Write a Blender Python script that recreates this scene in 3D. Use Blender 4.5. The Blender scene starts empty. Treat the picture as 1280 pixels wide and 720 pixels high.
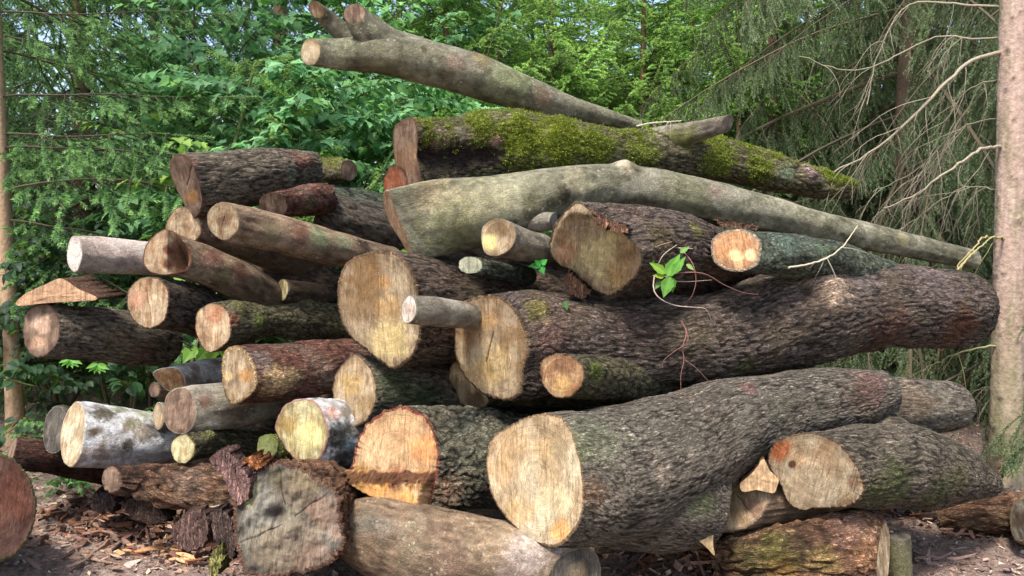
import bpy, math, random
import numpy as np
from mathutils import Vector, Matrix
random.seed(7); RNG = np.random.default_rng(7)
sc = bpy.context.scene
COL = sc.collection

# ------------------------------------------------------------------ camera
CAM_H = 1.35; PITCH = math.radians(3.6); F = 950.0
cam = bpy.data.cameras.new('camera'); cam_o = bpy.data.objects.new('camera', cam); COL.objects.link(cam_o)
cam.lens = 36.0 * F / 1280; cam.clip_end = 600; cam.clip_start = 0.05
cam_o.location = (0, 0, CAM_H); cam_o.rotation_euler = (math.pi / 2 - PITCH, 0, 0)
sc.camera = cam_o
CP = np.array([0, 0, CAM_H]); CR = np.array([1.0, 0, 0])
CF = np.array([0, math.cos(PITCH), -math.sin(PITCH)]); CU = np.array([0, math.sin(PITCH), math.cos(PITCH)])
def at(px, py, d):
    return CP + d * (CF + (px - 640) / F * CR - (py - 360) / F * CU)
def proj(P):
    q = P - CP; d = q @ CF
    return 640 + F * (q @ CR) / d, 360 - F * (q @ CU) / d, d

# ------------------------------------------------------------------ world, sun, exposure
SUN_EL = math.radians(62); SUN_AZ = math.radians(212)      # compass style: light comes from behind the camera, to its left
w = bpy.data.worlds.new('World'); sc.world = w; w.use_nodes = True
nt = w.node_tree; nt.nodes.clear()
sky = nt.nodes.new('ShaderNodeTexSky'); sky.sky_type = 'NISHITA'; sky.sun_disc = False
sky.sun_elevation = SUN_EL; sky.sun_rotation = SUN_AZ; sky.air_density = 1.2; sky.dust_density = 2.5; sky.ozone_density = 1.0
bg = nt.nodes.new('ShaderNodeBackground'); bg.inputs[1].default_value = 0.15
wo = nt.nodes.new('ShaderNodeOutputWorld'); nt.links.new(sky.outputs[0], bg.inputs[0]); nt.links.new(bg.outputs[0], wo.inputs[0])
sl = bpy.data.lights.new('sun', 'SUN'); sl.energy = 3.2; sl.angle = math.radians(11); sl.color = (1, 0.95, 0.88)
so = bpy.data.objects.new('sun', sl); COL.objects.link(so)
sdir = Vector((math.sin(SUN_AZ) * math.cos(SUN_EL), math.cos(SUN_AZ) * math.cos(SUN_EL), math.sin(SUN_EL)))
so.rotation_euler = sdir.to_track_quat('Z', 'Y').to_euler()
sc.view_settings.view_transform = 'Standard'; sc.view_settings.look = 'None'
sc.view_settings.exposure = 1.15; sc.view_settings.gamma = 1.0
sc.cycles.max_bounces = 6; sc.cycles.diffuse_bounces = 3; sc.cycles.transmission_bounces = 4

# ------------------------------------------------------------------ helpers
PERM = np.random.default_rng(3).permutation(256); PERM = np.concatenate([PERM, PERM, PERM])
GR = np.random.default_rng(5).normal(size=(256, 3)); GR /= np.linalg.norm(GR, axis=1)[:, None]
def noise(p):
    p = np.asarray(p, float); i = np.floor(p).astype(int); f = p - i; i &= 255
    u = f * f * f * (f * (f * 6 - 15) + 10); r = 0
    for dx in (0, 1):
        for dy in (0, 1):
            for dz in (0, 1):
                h = PERM[PERM[PERM[(i[:, 0] + dx) & 255] + ((i[:, 1] + dy) & 255)] + ((i[:, 2] + dz) & 255)]
                g = GR[h]
                wgt = (u[:, 0] if dx else 1 - u[:, 0]) * (u[:, 1] if dy else 1 - u[:, 1]) * (u[:, 2] if dz else 1 - u[:, 2])
                r = r + wgt * (g[:, 0] * (f[:, 0] - dx) + g[:, 1] * (f[:, 1] - dy) + g[:, 2] * (f[:, 2] - dz))
    return r * 1.6
def fbm(p, o=3):
    r = 0; a = 1.0; s = 0
    for k in range(o):
        r = r + a * noise(p * (2 ** k) + 17.3 * k); s += a; a *= 0.5
    return r / s
def ss(a, b, x):
    t = np.clip((x - a) / (b - a), 0, 1); return t * t * (3 - 2 * t)
def mix(a, b, t):
    return a + (b - a) * t[:, None]
def srgb(r, g, b):
    f = lambda c: (c / 255 / 12.92) if c <= 10 else ((c / 255 + 0.055) / 1.055) ** 2.4
    return np.array([f(r), f(g), f(b)])
def unit(v): return v / (np.linalg.norm(v) + 1e-12)
def mesh_np(name, V, polys, col=None, bc=None, smooth=True):
    """polys: list of integer arrays (M,3) or (M,4)"""
    me = bpy.data.meshes.new(name); V = np.asarray(V, np.float32)
    me.vertices.add(len(V)); me.vertices.foreach_set('co', V.ravel())
    polys = [np.asarray(p, np.int32) for p in polys if len(p)]
    loops = np.concatenate([p.ravel() for p in polys]); tot = np.concatenate([np.full(len(p), p.shape[1], np.int32) for p in polys])
    st = np.concatenate([[0], np.cumsum(tot)[:-1]]).astype(np.int32)
    me.loops.add(len(loops)); me.loops.foreach_set('vertex_index', loops)
    me.polygons.add(len(tot)); me.polygons.foreach_set('loop_start', st); me.polygons.foreach_set('loop_total', tot)
    me.polygons.foreach_set('use_smooth', np.full(len(tot), smooth))
    if col is not None:
        a = me.color_attributes.new('Col', 'FLOAT_COLOR', 'POINT')
        c = np.ones((len(V), 4), np.float32); c[:, :3] = np.clip(col, 0.002, 0.9); a.data.foreach_set('color', c.ravel())
    if bc is not None:
        a = me.attributes.new('bc', 'FLOAT_VECTOR', 'POINT'); a.data.foreach_set('vector', np.asarray(bc, np.float32).ravel())
    me.update(); me.validate()
    return me
def link(name, me, mat, parent=None):
    o = bpy.data.objects.new(name, me); COL.objects.link(o)
    if mat and not me.materials: me.materials.append(mat)
    if parent is not None:
        o.parent = parent
        b = parent; off = Vector((0, 0, 0))
        while b: off += b.location; b = b.parent
        o.location = -off
    return o
def tag(o, label=None, cat=None, group=None, kind=None):
    for k, v in (('label', label), ('category', cat), ('group', group), ('kind', kind)):
        if v: o[k] = v
    return o
def empty(name, loc, label, cat, group=None):
    o = bpy.data.objects.new(name, None); COL.objects.link(o); o.location = tuple(float(q) for q in loc); o.empty_display_size = 0.1
    return tag(o, label, cat, group)

# ------------------------------------------------------------------ materials
class NG:
    def __init__(s, name):
        s.m = bpy.data.materials.new(name); s.m.use_nodes = True; s.t = s.m.node_tree; s.t.nodes.clear()
        s.out = s.n('ShaderNodeOutputMaterial')
    def n(s, t, **kw):
        x = s.t.nodes.new(t)
        for k, v in kw.items(): setattr(x, k, v)
        return x
    def l(s, a, b): s.t.links.new(a, b)
    def attr(s, n): return s.n('ShaderNodeAttribute', attribute_name=n)
    def mapv(s, v, sc_):
        m = s.n('ShaderNodeMapping'); m.inputs['Scale'].default_value = sc_; s.l(v, m.inputs[0]); return m.outputs[0]
    def noise(s, v, scale, det=4, rough=.6, dist=0):
        x = s.n('ShaderNodeTexNoise'); x.inputs['Scale'].default_value = scale; x.inputs['Detail'].default_value = det
        x.inputs['Roughness'].default_value = rough; x.inputs['Distortion'].default_value = dist
        s.l(v, x.inputs['Vector']); return x.outputs[0]
    def rng(s, v, a, b, c, d):
        x = s.n('ShaderNodeMapRange'); s.l(v, x.inputs[0])
        for i, q in enumerate((a, b, c, d)): x.inputs[i + 1].default_value = q
        return x.outputs[0]
    def mul(s, a, b, op='MULTIPLY'):
        x = s.n('ShaderNodeMath', operation=op)
        for i, q in enumerate((a, b)):
            if isinstance(q, (int, float)): x.inputs[i].default_value = q
            else: s.l(q, x.inputs[i])
        return x.outputs[0]
    def scale_col(s, c, f):
        x = s.n('ShaderNodeVectorMath', operation='SCALE'); s.l(c, x.inputs[0]); s.l(f, x.inputs['Scale']); return x.outputs[0]
    def mixc(s, a, b, f):
        x = s.n('ShaderNodeMix', data_type='RGBA')
        for sock, q in ((x.inputs[6], a), (x.inputs[7], b)):
            if isinstance(q, (tuple, list, np.ndarray)): sock.default_value = (*[float(t) for t in q][:3], 1)
            else: s.l(q, sock)
        if isinstance(f, float): x.inputs[0].default_value = f
        else: s.l(f, x.inputs[0])
        return x.outputs[2]
    def bump(s, h, dist, st=1.0):
        b = s.n('ShaderNodeBump'); b.inputs['Strength'].default_value = st; b.inputs['Distance'].default_value = dist; s.l(h, b.inputs['Height']); return b.outputs[0]
    def pbr(s, c, rough=.85, nrm=None, spec=.25):
        p = s.n('ShaderNodeBsdfPrincipled'); s.l(c, p.inputs['Base Color']); p.inputs['Roughness'].default_value = rough
        p.inputs['Specular IOR Level'].default_value = spec
        if nrm is not None: s.l(nrm, p.inputs['Normal'])
        s.l(p.outputs[0], s.out.inputs[0]); return p
def bark_mat(name, sc3, bdist, contrast=.5, rough=.88, fis=.6, spots=0.0):
    g = NG(name); c = g.attr('Col').outputs['Color']; v = g.attr('bc').outputs['Vector']
    wob = g.n('ShaderNodeTexNoise'); wob.inputs['Scale'].default_value = 30; wob.inputs['Detail'].default_value = 2; g.l(v, wob.inputs['Vector'])
    off = g.n('ShaderNodeVectorMath', operation='MULTIPLY_ADD'); g.l(wob.outputs['Color'], off.inputs[0]); off.inputs[1].default_value = (.014, .014, .014); g.l(v, off.inputs[2]); vv = off.outputs[0]
    mv = g.mapv(vv, sc3)
    n1 = g.noise(mv, 1.0, 3, .6, .3); n4 = g.noise(mv, 2.3, 3, .6, .3)
    r1 = g.rng(g.mul(g.mul(n1, .5, 'SUBTRACT'), 0, 'ABSOLUTE'), 0, .07, 0, 1); r2 = g.rng(g.mul(g.mul(n4, .5, 'SUBTRACT'), 0, 'ABSOLUTE'), 0, .09, .35, 1)
    fi = g.mul(r1, r2)
    n2 = g.noise(v, 330, 4, .75); n3 = g.noise(v, 9, 4, .6); n5 = g.noise(v, 75, 4, .7)
    k = g.mul(g.rng(fi, 0, 1, 1 - fis, 1 + fis * .28), g.rng(n2, .3, .7, .62, 1.38))
    k = g.mul(k, g.rng(n5, .32, .68, 1 - contrast * .7, 1 + contrast * .7))
    cc = g.scale_col(c, g.mul(k, g.rng(n3, .3, .7, .78, 1.22)))
    if spots:
        vo = g.n('ShaderNodeTexVoronoi'); vo.inputs['Scale'].default_value = 38; g.l(vv, vo.inputs['Vector'])
        cc = g.mixc(cc, srgb(160, 158, 136), g.mul(g.rng(vo.outputs['Distance'], .16, .26, spots, 0), g.rng(n3, .5, .56, 0, 1)))
        vo2 = g.n('ShaderNodeTexVoronoi'); vo2.inputs['Scale'].default_value = 70; g.l(vv, vo2.inputs['Vector'])
        cc = g.mixc(cc, srgb(54, 48, 36), g.mul(g.rng(vo2.outputs['Distance'], .12, .22, .8, 0), g.rng(n5, .5, .56, 0, 1)))
    h = g.mul(g.mul(fi, g.mul(n2, .35), 'ADD'), g.mul(n5, .6), 'ADD')
    g.pbr(cc, rough, g.bump(h, bdist), .18); return g.m
M_FURROW = bark_mat('bark_furrowed', (78, 78, 13), .010, .5, fis=.5)
M_SMOOTH = bark_mat('bark_smooth', (60, 60, 40), .003, .34, .8, fis=.12, spots=.7)
M_PLATE = bark_mat('bark_plated', (62, 62, 17), .012, .55, fis=.55)
def wood_mat():
    g = NG('cut_wood'); c = g.attr('Col').outputs['Color']; v = g.attr('bc').outputs['Vector']
    ln = g.n('ShaderNodeVectorMath', operation='LENGTH'); g.l(g.mapv(v, (1, 1, 0)), ln.inputs[0])
    dst = g.noise(v, 11, 4, .55)
    rad = g.mul(ln.outputs['Value'], g.mul(dst, .03), 'ADD')
    cmb = g.n('ShaderNodeCombineXYZ'); g.l(rad, cmb.inputs[0])
    ring = g.noise(g.mapv(cmb.outputs[0], (150, 1, 1)), 1, 3, .7)
    streak = g.noise(g.mapv(v, (150, 30, 1)), 1, 7, .8, 2.2)
    saw = g.noise(g.mapv(v, (26, 150, 1)), 1, 5, .7, .6)
    blot = g.noise(v, 34, 7, .72, .4); blot2 = g.noise(v, 12, 6, .7, .6)
    k = g.mul(g.rng(streak, .32, .68, .66, 1.3), g.rng(blot, .34, .66, .74, 1.2)); k = g.mul(k, g.rng(blot2, .36, .64, .74, 1.2))
    k = g.mul(k, g.rng(ring, .36, .64, .74, 1.14)); k = g.mul(k, g.rng(g.noise(v, 500, 3, .7), .3, .7, .84, 1.14))
    cc = g.scale_col(c, k)
    lg = g.noise(g.mapv(v, (80, 8, 1)), 1, 6, .72, 1.3); lg2 = g.mul(g.rng(lg, .47, .6, 0, .85), g.rng(blot2, .38, .56, .15, 1))
    cc = g.mixc(cc, g.scale_col(cc, g.rng(lg, 0, 1, .42, .42)), lg2)
    lh = g.noise(g.mapv(v, (120, 10, 2)), 1, 4, .7, .7); cc = g.mixc(cc, srgb(226, 204, 160), g.mul(g.rng(lh, .6, .74, 0, .45), g.rng(blot2, .45, .6, 0, 1)))
    fl = g.noise(g.mapv(v, (130, 34, 1)), 1, 4, .7, .3); cc = g.mixc(cc, srgb(70, 48, 34), g.rng(fl, .64, .72, 0, .75))
    h = g.mul(streak, g.mul(blot, .8), 'ADD')
    g.pbr(cc, .82, g.bump(h, .005, .9), .15); return g.m
M_WOOD = wood_mat()
def leaf_mat(name, trans=.35, rough=.55):
    g = NG(name); c = g.attr('Col').outputs['Color']
    oi = g.n('ShaderNodeObjectInfo').outputs['Random']; cc = g.scale_col(c, g.rng(oi, 0, 1, .75, 1.25))
    p = g.pbr(cc, rough, None, .35)
    if trans:
        tr = g.n('ShaderNodeBsdfTranslucent'); g.l(g.mixc(cc, (.25, .5, .03), .25), tr.inputs[0])
        mx = g.n('ShaderNodeMixShader'); mx.inputs[0].default_value = trans; g.l(p.outputs[0], mx.inputs[1]); g.l(tr.outputs[0], mx.inputs[2]); g.l(mx.outputs[0], g.out.inputs[0])
    return g.m
M_LEAF = leaf_mat('leaf', .5); M_NEEDLE = leaf_mat('needles', .45, .6); M_MOSS = leaf_mat('moss', .25, .9)
def plain(name, rough=.9, sc_=60, amt=.3):
    g = NG(name); c = g.attr('Col').outputs['Color']; v = g.n('ShaderNodeNewGeometry').outputs['Position']
    n = g.noise(v, sc_, 5, .6); g.pbr(g.scale_col(c, g.rng(n, .3, .7, 1 - amt, 1 + amt)), rough, g.bump(n, .006), .2); return g.m
M_TRUNK = plain('tree_bark', .9, 45, .25); M_CHIP = plain('litter', .9, 120, .35); M_TWIG = plain('twig', .8, 90, .2)
def ground_mat():
    g = NG('forest_floor'); v = g.n('ShaderNodeNewGeometry').outputs['Position']
    a = g.noise(v, 38, 7, .7, .4); b = g.noise(v, 4, 4, .6); d = g.noise(v, 160, 3, .7)
    c = g.mixc(srgb(104, 86, 76), srgb(192, 170, 156), g.rng(a, .35, .68, 0, 1))
    c = g.mixc(c, srgb(140, 114, 100), g.rng(b, .45, .65, 0, .7)); c = g.scale_col(c, g.rng(d, .3, .7, .6, 1.35))
    g.pbr(c, .95, g.bump(g.mul(a, g.mul(d, .4), 'ADD'), .03), .15); return g.m
M_GROUND = ground_mat()

# ------------------------------------------------------------------ log builder
KINDS = {  # groove, ridge, patch colour, patch amount, amplitude (m), frequency, anisotropy, material
 'furrow': (srgb(62, 54, 44), srgb(156, 142, 122), srgb(146, 138, 116), .35, .0042, 60, .17, M_FURROW),
 'grey':   (srgb(60, 54, 47), srgb(154, 142, 126), srgb(142, 136, 118), .4, .0030, 78, .16, M_FURROW),
 'dark':   (srgb(50, 42, 36), srgb(138, 118, 102), srgb(118, 108, 86), .3, .0045, 58, .2, M_FURROW),
 'purple': (srgb(48, 40, 36), srgb(132, 116, 104), srgb(128, 112, 88), .4, .0052, 50, .22, M_PLATE),
 'chunky': (srgb(42, 38, 30), srgb(142, 134, 112), srgb(150, 150, 124), .4, .0080, 36, .45, M_PLATE),
 'red':    (srgb(76, 48, 38), srgb(140, 98, 82), srgb(150, 136, 120), .3, .0030, 40, .35, M_PLATE),
 'smooth': (srgb(98, 94, 76), srgb(140, 136, 112), srgb(166, 160, 140), .5, .0012, 22, .8, M_SMOOTH),
 'greysm': (srgb(104, 96, 82), srgb(150, 140, 122), srgb(172, 166, 150), .45, .0014, 22, .6, M_SMOOTH),
 'pale':   (srgb(160, 140, 128), srgb(196, 178, 164), srgb(210, 200, 190), .5, .0010, 22, .6, M_SMOOTH),
 'brown':  (srgb(82, 66, 52), srgb(150, 126, 102), srgb(158, 142, 118), .4, .0028, 30, .3, M_SMOOTH),
 'birch':  (srgb(176, 172, 166), srgb(224, 223, 221), srgb(112, 92, 68), .75, .0018, 18, 1.2, M_SMOOTH),
 'mossy':  (srgb(60, 58, 34), srgb(140, 130, 100), srgb(108, 110, 60), .5, .0040, 46, .4, M_PLATE),
 'lichen': (srgb(62, 66, 54), srgb(126, 134, 112), srgb(140, 150, 132), .6, .0030, 60, .4, M_PLATE),
 'rotten': (srgb(60, 38, 28), srgb(150, 112, 86), srgb(170, 140, 112), .5, .0080, 28, .35, M_PLATE),
}
WOODS = {  # light, dark, stain
 'tan':    (srgb(187, 165, 133), srgb(149, 123, 92), srgb(96, 75, 55)),
 'bright': (srgb(209, 191, 158), srgb(182, 156, 120), srgb(130, 104, 75)),
 'yellow': (srgb(203, 190, 145), srgb(170, 150, 103), srgb(108, 93, 62)),
 'brown':  (srgb(148, 123, 103), srgb(109, 86, 71), srgb(69, 52, 43)),
 'redbr':  (srgb(140, 105, 89), srgb(108, 77, 64), srgb(78, 55, 45)),
 'orange': (srgb(193, 157, 117), srgb(164, 117, 82), srgb(108, 70, 47)),
 'grey':   (srgb(137, 130, 116), srgb(98, 89, 78), srgb(62, 55, 48)),
 'pink':   (srgb(202, 176, 142), srgb(168, 134, 100), srgb(112, 82, 60)),
 'white':  (srgb(217, 208, 197), srgb(194, 179, 162), srgb(152, 134, 119)),
 'dgrey':  (srgb(102, 95, 85), srgb(76, 70, 64), srgb(52, 46, 42)),
}
def resample(pts, N):
    P = np.array(pts, float); n = len(P); out = []
    for i in range(n):
        p0, p1, p2, p3 = P[i - 1], P[i], P[(i + 1) % n], P[(i + 2) % n]
        for t in np.linspace(0, 1, 12, endpoint=False):
            out.append(.5 * ((2 * p1) + (-p0 + p2) * t + (2 * p0 - 5 * p1 + 4 * p2 - p3) * t * t + (-p0 + 3 * p1 - 3 * p2 + p3) * t ** 3))
    O = np.array(out); O = np.vstack([O, O[:1]]); s = np.concatenate([[0], np.cumsum(np.linalg.norm(np.diff(O, axis=0), axis=1))])
    u = np.linspace(0, s[-1], N, endpoint=False)
    return np.stack([np.interp(u, s, O[:, k]) for k in range(2)], 1)
def ell(cx, cy, rx, ry, ang=0, wob=.05):
    """an ellipse outline in picture units, slightly uneven"""
    r = random.Random(int(cx * 7 + cy)); a = math.radians(ang); o = []
    for k in range(12):
        t = k * math.pi / 6; q = 1 + r.uniform(-wob, wob); x, y = rx * q * math.cos(t), ry * q * math.sin(t)
        o.append((cx + x * math.cos(a) - y * math.sin(a), cy + x * math.sin(a) + y * math.cos(a)))
    return o
def spline(P, n):
    """open Catmull-Rom through rows of P, resampled at n points by length of the first three columns"""
    P = np.array(P, float); Q = np.vstack([2 * P[0] - P[1], P, 2 * P[-1] - P[-2]]); out = []
    for i in range(1, len(Q) - 2):
        p0, p1, p2, p3 = Q[i - 1:i + 3]
        for t in np.linspace(0, 1, 16, endpoint=False):
            out.append(.5 * ((2 * p1) + (-p0 + p2) * t + (2 * p0 - 5 * p1 + 4 * p2 - p3) * t * t + (-p0 + 3 * p1 - 3 * p2 + p3) * t ** 3))
    out.append(Q[-2]); O = np.array(out)
    s = np.concatenate([[0], np.cumsum(np.linalg.norm(np.diff(O[:, :3], axis=0), axis=1))]); u = np.linspace(0, s[-1], n)
    return np.stack([np.interp(u, s, O[:, k]) for k in range(P.shape[1])], 1), u
LOGN = [0]; STATS = [0]
def make_log(label, face, d, path, bark='furrow', wood='tan', rim=None, spots=(), fspots=(), cracks=(), sp=2.4, end='cut', cat='log', group='felled logs stacked in the pile',
             parent=None, name='log', facedisp=None, lump=.012, relief=1.0, moss=None, thick=.05, tiltmax=78, edge=.25, start_cut=True, fnoise=0.0, fband=None, ragged=.010, tint=None, blend=.35, partname='bark'):
    LOGN[0] += 1; seed = LOGN[0] * 13.7
    groove, ridge, patch, pamt, amp, frq, ani, mat = KINDS[bark]
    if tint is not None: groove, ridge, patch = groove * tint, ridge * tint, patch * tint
    ridge = ridge * 1.22; groove = groove * .75  # ridges lightened, grooves darkened: highlit crests painted into the bark colour
    amp *= relief; wl, wd, wst = WOODS[wood]
    pth = [(px, py, r, dd) for px, py, r, dd in path]
    if face is not None:
        fp = resample(face, 240); c2 = fp.mean(0); c = at(c2[0], c2[1], d)
        cov = np.cov((fp - c2).T); ev, evec = np.linalg.eigh(cov); ratio = math.sqrt(ev[0] / ev[1]); r0px = math.sqrt(ev[1] * 2)
    else:
        c2 = np.array(path[0][:2]); d = path[0][3]; r0px = path[0][2]; c = at(*c2, d); pth = pth[1:]
    P3 = [np.append(c, r0px * d / F)] + [np.append(at(px, py, dd), r * dd / F) for px, py, r, dd in pth]
    step = sp * d / F
    L = sum(np.linalg.norm(P3[i + 1][:3] - P3[i][:3]) for i in range(len(P3) - 1))
    NS = int(np.clip(L / (step * 1.25), 6, 420)); R0 = P3[0][3]; NA = int(np.clip(2 * math.pi * max(q[3] for q in P3) / step, 20, 300))
    S, arc = spline(P3, NS + 1)
    C = S[:, :3]; T = np.gradient(C, axis=0); T /= np.linalg.norm(T, axis=1)[:, None]; A = T[0]
    view = unit(c - CP)
    if face is not None:
        o2 = (resample(face, NA) - c2) * d / F
        off = o2[:, :1] * CR - o2[:, 1:] * CU
        m = evec[:, 0]; m3 = unit(m[0] * CR - m[1] * CU)
        if m3 @ A > 0: m3 = -m3
        m3 = unit(m3 - (m3 @ view) * view)
        ti = min(math.acos(min(1, ratio)), math.radians(tiltmax)); nrm = unit(-view * math.cos(ti) + m3 * math.sin(ti))
        if nrm @ (-A) < .25: nrm = unit(nrm + .5 * (-A))
        tt = -(off @ nrm) / (view @ nrm); O = off + tt[:, None] * view
    else:
        U0 = unit(np.cross(A, [0, 0, 1.0]) + 1e-6); V0 = np.cross(A, U0); th = np.linspace(0, 2 * math.pi, NA, endpoint=False)
        rr = R0 * (1 + .06 * noise(np.stack([np.cos(th) * 1.5 + seed, np.sin(th) * 1.5, th * 0], 1)))
        O = (np.cos(th) * rr)[:, None] * U0 + (np.sin(th) * rr)[:, None] * V0; nrm = -A
    th_ = np.linspace(0, 2 * np.pi, NA, endpoint=False); cs = np.stack([np.cos(th_), np.sin(th_), th_ * 0 + seed], 1)
    if face is not None: O = O * (1 + ragged * (noise(cs * 9) + noise(cs * 22) * .8 + .6 * noise(cs * 45)) * (1 if ragged > .02 else 1))[:, None]
    U = unit(np.cross(A, [0, 0, 1.0]) + np.array([1e-6, 0, 0])); Vv = np.cross(A, U)
    su, sv = O @ U, O @ Vv; ax = O @ A
    rad = np.hypot(su, sv); dirU, dirV = su / rad, sv / rad; Rm = rad.mean()
    ang = np.arctan2(dirV, dirU)
    # frames along the stem
    fr = [(U, Vv)]
    for j in range(1, NS + 1):
        u_ = fr[-1][0]; u_ = unit(u_ - (u_ @ T[j]) * T[j]); fr.append((u_, np.cross(T[j], u_)))
    FU = np.array([f[0] for f in fr]); FV = np.array([f[1] for f in fr])
    Lb = min(blend, arc[-1] * .8); wB = ss(0, Lb, arc)
    L0 = min(max(2.6 * np.abs(ax).max(), .02), arc[-1] * .95)
    Rj = S[:, 3]; shape_r = (1 - wB)[:, None] * (rad[None, :] * (Rj / Rj[0])[:, None]) + wB[:, None] * (Rj[:, None] * (1 + .0 * rad[None, :]))
    J, I = np.meshgrid(np.arange(NS + 1), np.arange(NA), indexing='ij'); J = J.ravel(); I = I.ravel()
    a_, s_ = ang[I], arc[J]; rr = shape_r.ravel()
    bc = np.stack([np.cos(a_) * rr, np.sin(a_) * rr, s_], 1) + seed
    # relief
    lum = fbm(np.stack([np.cos(a_) * 1.3, np.sin(a_) * 1.3, s_ * 4], 1) + seed, 2) * lump * min(1, R0 / .09)
    wp = bc + .012 * np.stack([noise(bc * 14), noise(bc * 14 + 40), noise(bc * 14 + 80)], 1)
    q = wp * np.array([frq, frq, frq * ani]); n1 = noise(q)
    n2 = noise(q * 1.9 + 31)
    v = np.clip(np.abs(n1) * 3.4, 0, 1) * (.72 + .28 * np.clip(np.abs(n2) * 3, 0, 1))
    if mat is M_SMOOTH: v = np.clip(.5 + .45 * fbm(bc * np.array([16, 16, 9]) + 3, 3) + .2 * n2, 0, 1)
    h = amp * (v - .6) + amp * .5 * n2
    col = mix(np.tile(groove, (len(v), 1)), ridge, np.clip(v * .9 + .25 * n2, 0, 1))
    pm = ss(.06, .3, fbm(bc * (7 if bark != 'birch' else 12) + 5, 3)) * pamt; col = mix(col, patch, pm)
    tone = .86 + .3 * fbm(bc * 3.1 + 50, 2); col = col * tone[:, None]
    rad_dir = np.cos(a_)[:, None] * FU[J] + np.sin(a_)[:, None] * FV[J]
    base = C[J] + rad_dir * rr[:, None] + (ax[I] * np.clip(1 - s_ / L0, 0, 1))[:, None] * A
    mossw = np.zeros(len(base))
    if moss:   # amount, colour, which side (normal z preference)
        up = rad_dir @ np.array([0, 0, 1.0]); mm = ss(-.1, .35, fbm(bc * 8 + 9, 3) + moss[2] * up + moss[0] - .5)
        col = mix(col, moss[1], mm * .9); h = h + .006 * mm * (.5 + noise(bc * 60)); mossw = np.maximum(mossw, mm)
    if spots:
        X, Y, D = proj(base); facing = np.einsum('ij,ij->i', rad_dir, CP - base) > 0
        for s in spots:
            px, py, rp, cc, amt = s[:5]; hh = s[5] if len(s) > 5 else 0
            dd = np.hypot(X - px, Y - py) + np.where(facing, 0, 500); k = int(np.argmin(dd)); p0 = base[k]
            R_ = rp * D[k] / F; dist = np.linalg.norm(base - p0, axis=1) / R_
            near = dist < 2.2
            wgt = np.zeros(len(base)); bn = bc[near]
            wgt[near] = ss(1.35, .45, dist[near] + 1.0 * fbm(bn * (3.2 / max(R_, .015)), 4))
            if cc is not None: col = mix(col, cc * (.62 + .5 * v + .25 * n2)[:, None], wgt * amt)
            if hh: h = h + hh * np.exp(-(dist * 1.1) ** 2)
            if cc is not None and cc[1] > cc[0] * 1.04 and cc[1] > cc[2] * 2.0: mossw = np.maximum(mossw, wgt * amt)
    # fade relief right at the cut so that the rim fits the face
    h = h + lum * ss(0, .08, s_)
    V = base + rad_dir * h[:, None]
    if end == 'broken':
        e = ss(arc[-1] - .12, arc[-1], s_); V = V + T[J] * (e * (.06 * noise(np.stack([np.cos(a_) * 3, np.sin(a_) * 3, a_ * 0 + seed], 1))))[:, None]
    ring0 = V[:NA].copy()
    # rim: inner ring of bark folded over the cut
    rc = rim if rim is not None else ridge * .8
    cen0 = ring0.mean(0); rimN = 1 - thick * (1 + .5 * noise(np.stack([np.cos(ang) * 4, np.sin(ang) * 4, ang * 0 + seed], 1)))
    inner = cen0 + (ring0 - cen0) * rimN[:, None]
    def polar(ring, cen, dirn, step, fs, seed2, detail=True):
        n = len(ring); Rr = np.linalg.norm(ring - cen, axis=1).mean(); K = max(3, int(Rr / step))
        t = np.linspace(1, 0, K + 1)[:-1]
        w_ = max(2, n // 14); rs = sum(np.roll(ring, q, 0) for q in range(-w_, w_ + 1)) / (2 * w_ + 1); tp = (t ** 9)[:, None, None]
        VV = (cen + (rs[None] * (1 - tp) + ring[None] * tp - cen) * t[:, None, None]).reshape(-1, 3); VV = np.vstack([VV, cen])
        k = np.arange(K - 1)[:, None] * n; i = np.arange(n)[None]; i2 = (i + 1) % n
        Q = np.stack([k + i, k + n + i, k + n + i2, k + i2], -1).reshape(-1, 4)
        Tt = np.stack([(K - 1) * n + np.arange(n), np.full(n, K * n), (K - 1) * n + (np.arange(n) + 1) % n], -1)
        tt = np.append(np.repeat(t, n), 0)
        return VV, Q, Tt, tt, Rr
    root = empty(name, ring0.mean(0) if parent is None else (0, 0, 0), label, cat, group) if parent is None else None
    # ---- bark mesh
    nV = len(V); VV = np.vstack([V, inner]); cc = np.vstack([col, np.tile(rc, (NA, 1)) * (1 + .3 * noise(ring0 * 60))[:, None]])
    cc[:NA] = .5 * cc[:NA] + .5 * rc
    bb = np.vstack([bc, bc[:NA] * [1, 1, 1] + [0, 0, .02]])
    j = np.arange(NS)[:, None] * NA; i = np.arange(NA)[None]; i2 = (i + 1) % NA
    Q = np.stack([j + i, j + i2, j + NA + i2, j + NA + i], -1).reshape(-1, 4)
    ii = np.arange(NA); Q2 = np.stack([nV + ii, nV + (ii + 1) % NA, (ii + 1) % NA, ii], -1)
    polys = [Q, Q2]
    lastring = V[-NA:]; cenE = lastring.mean(0)
    if end in ('round', 'broken'):
        PV, PQ, PT, tt, Rr = polar(lastring, cenE, T[-1], step * 1.6, 0, seed)
        if end == 'round': PV = PV + T[-1] * (np.sqrt(np.clip(1 - tt ** 2, 0, 1)) * Rr * .22 + .012 * fbm(PV * 14, 3))[:, None]
        else: PV = PV + T[-1] * (((1 - tt) * .02) + .035 * (tt < .97) * noise(PV * np.array([45, 45, 45.0])))[:, None]
        n0 = len(VV); VV = np.vstack([VV, PV]); cE = np.tile(ridge if end == 'round' else wd, (len(PV), 1)) * (1 + .5 * noise(PV * 50))[:, None]
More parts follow.
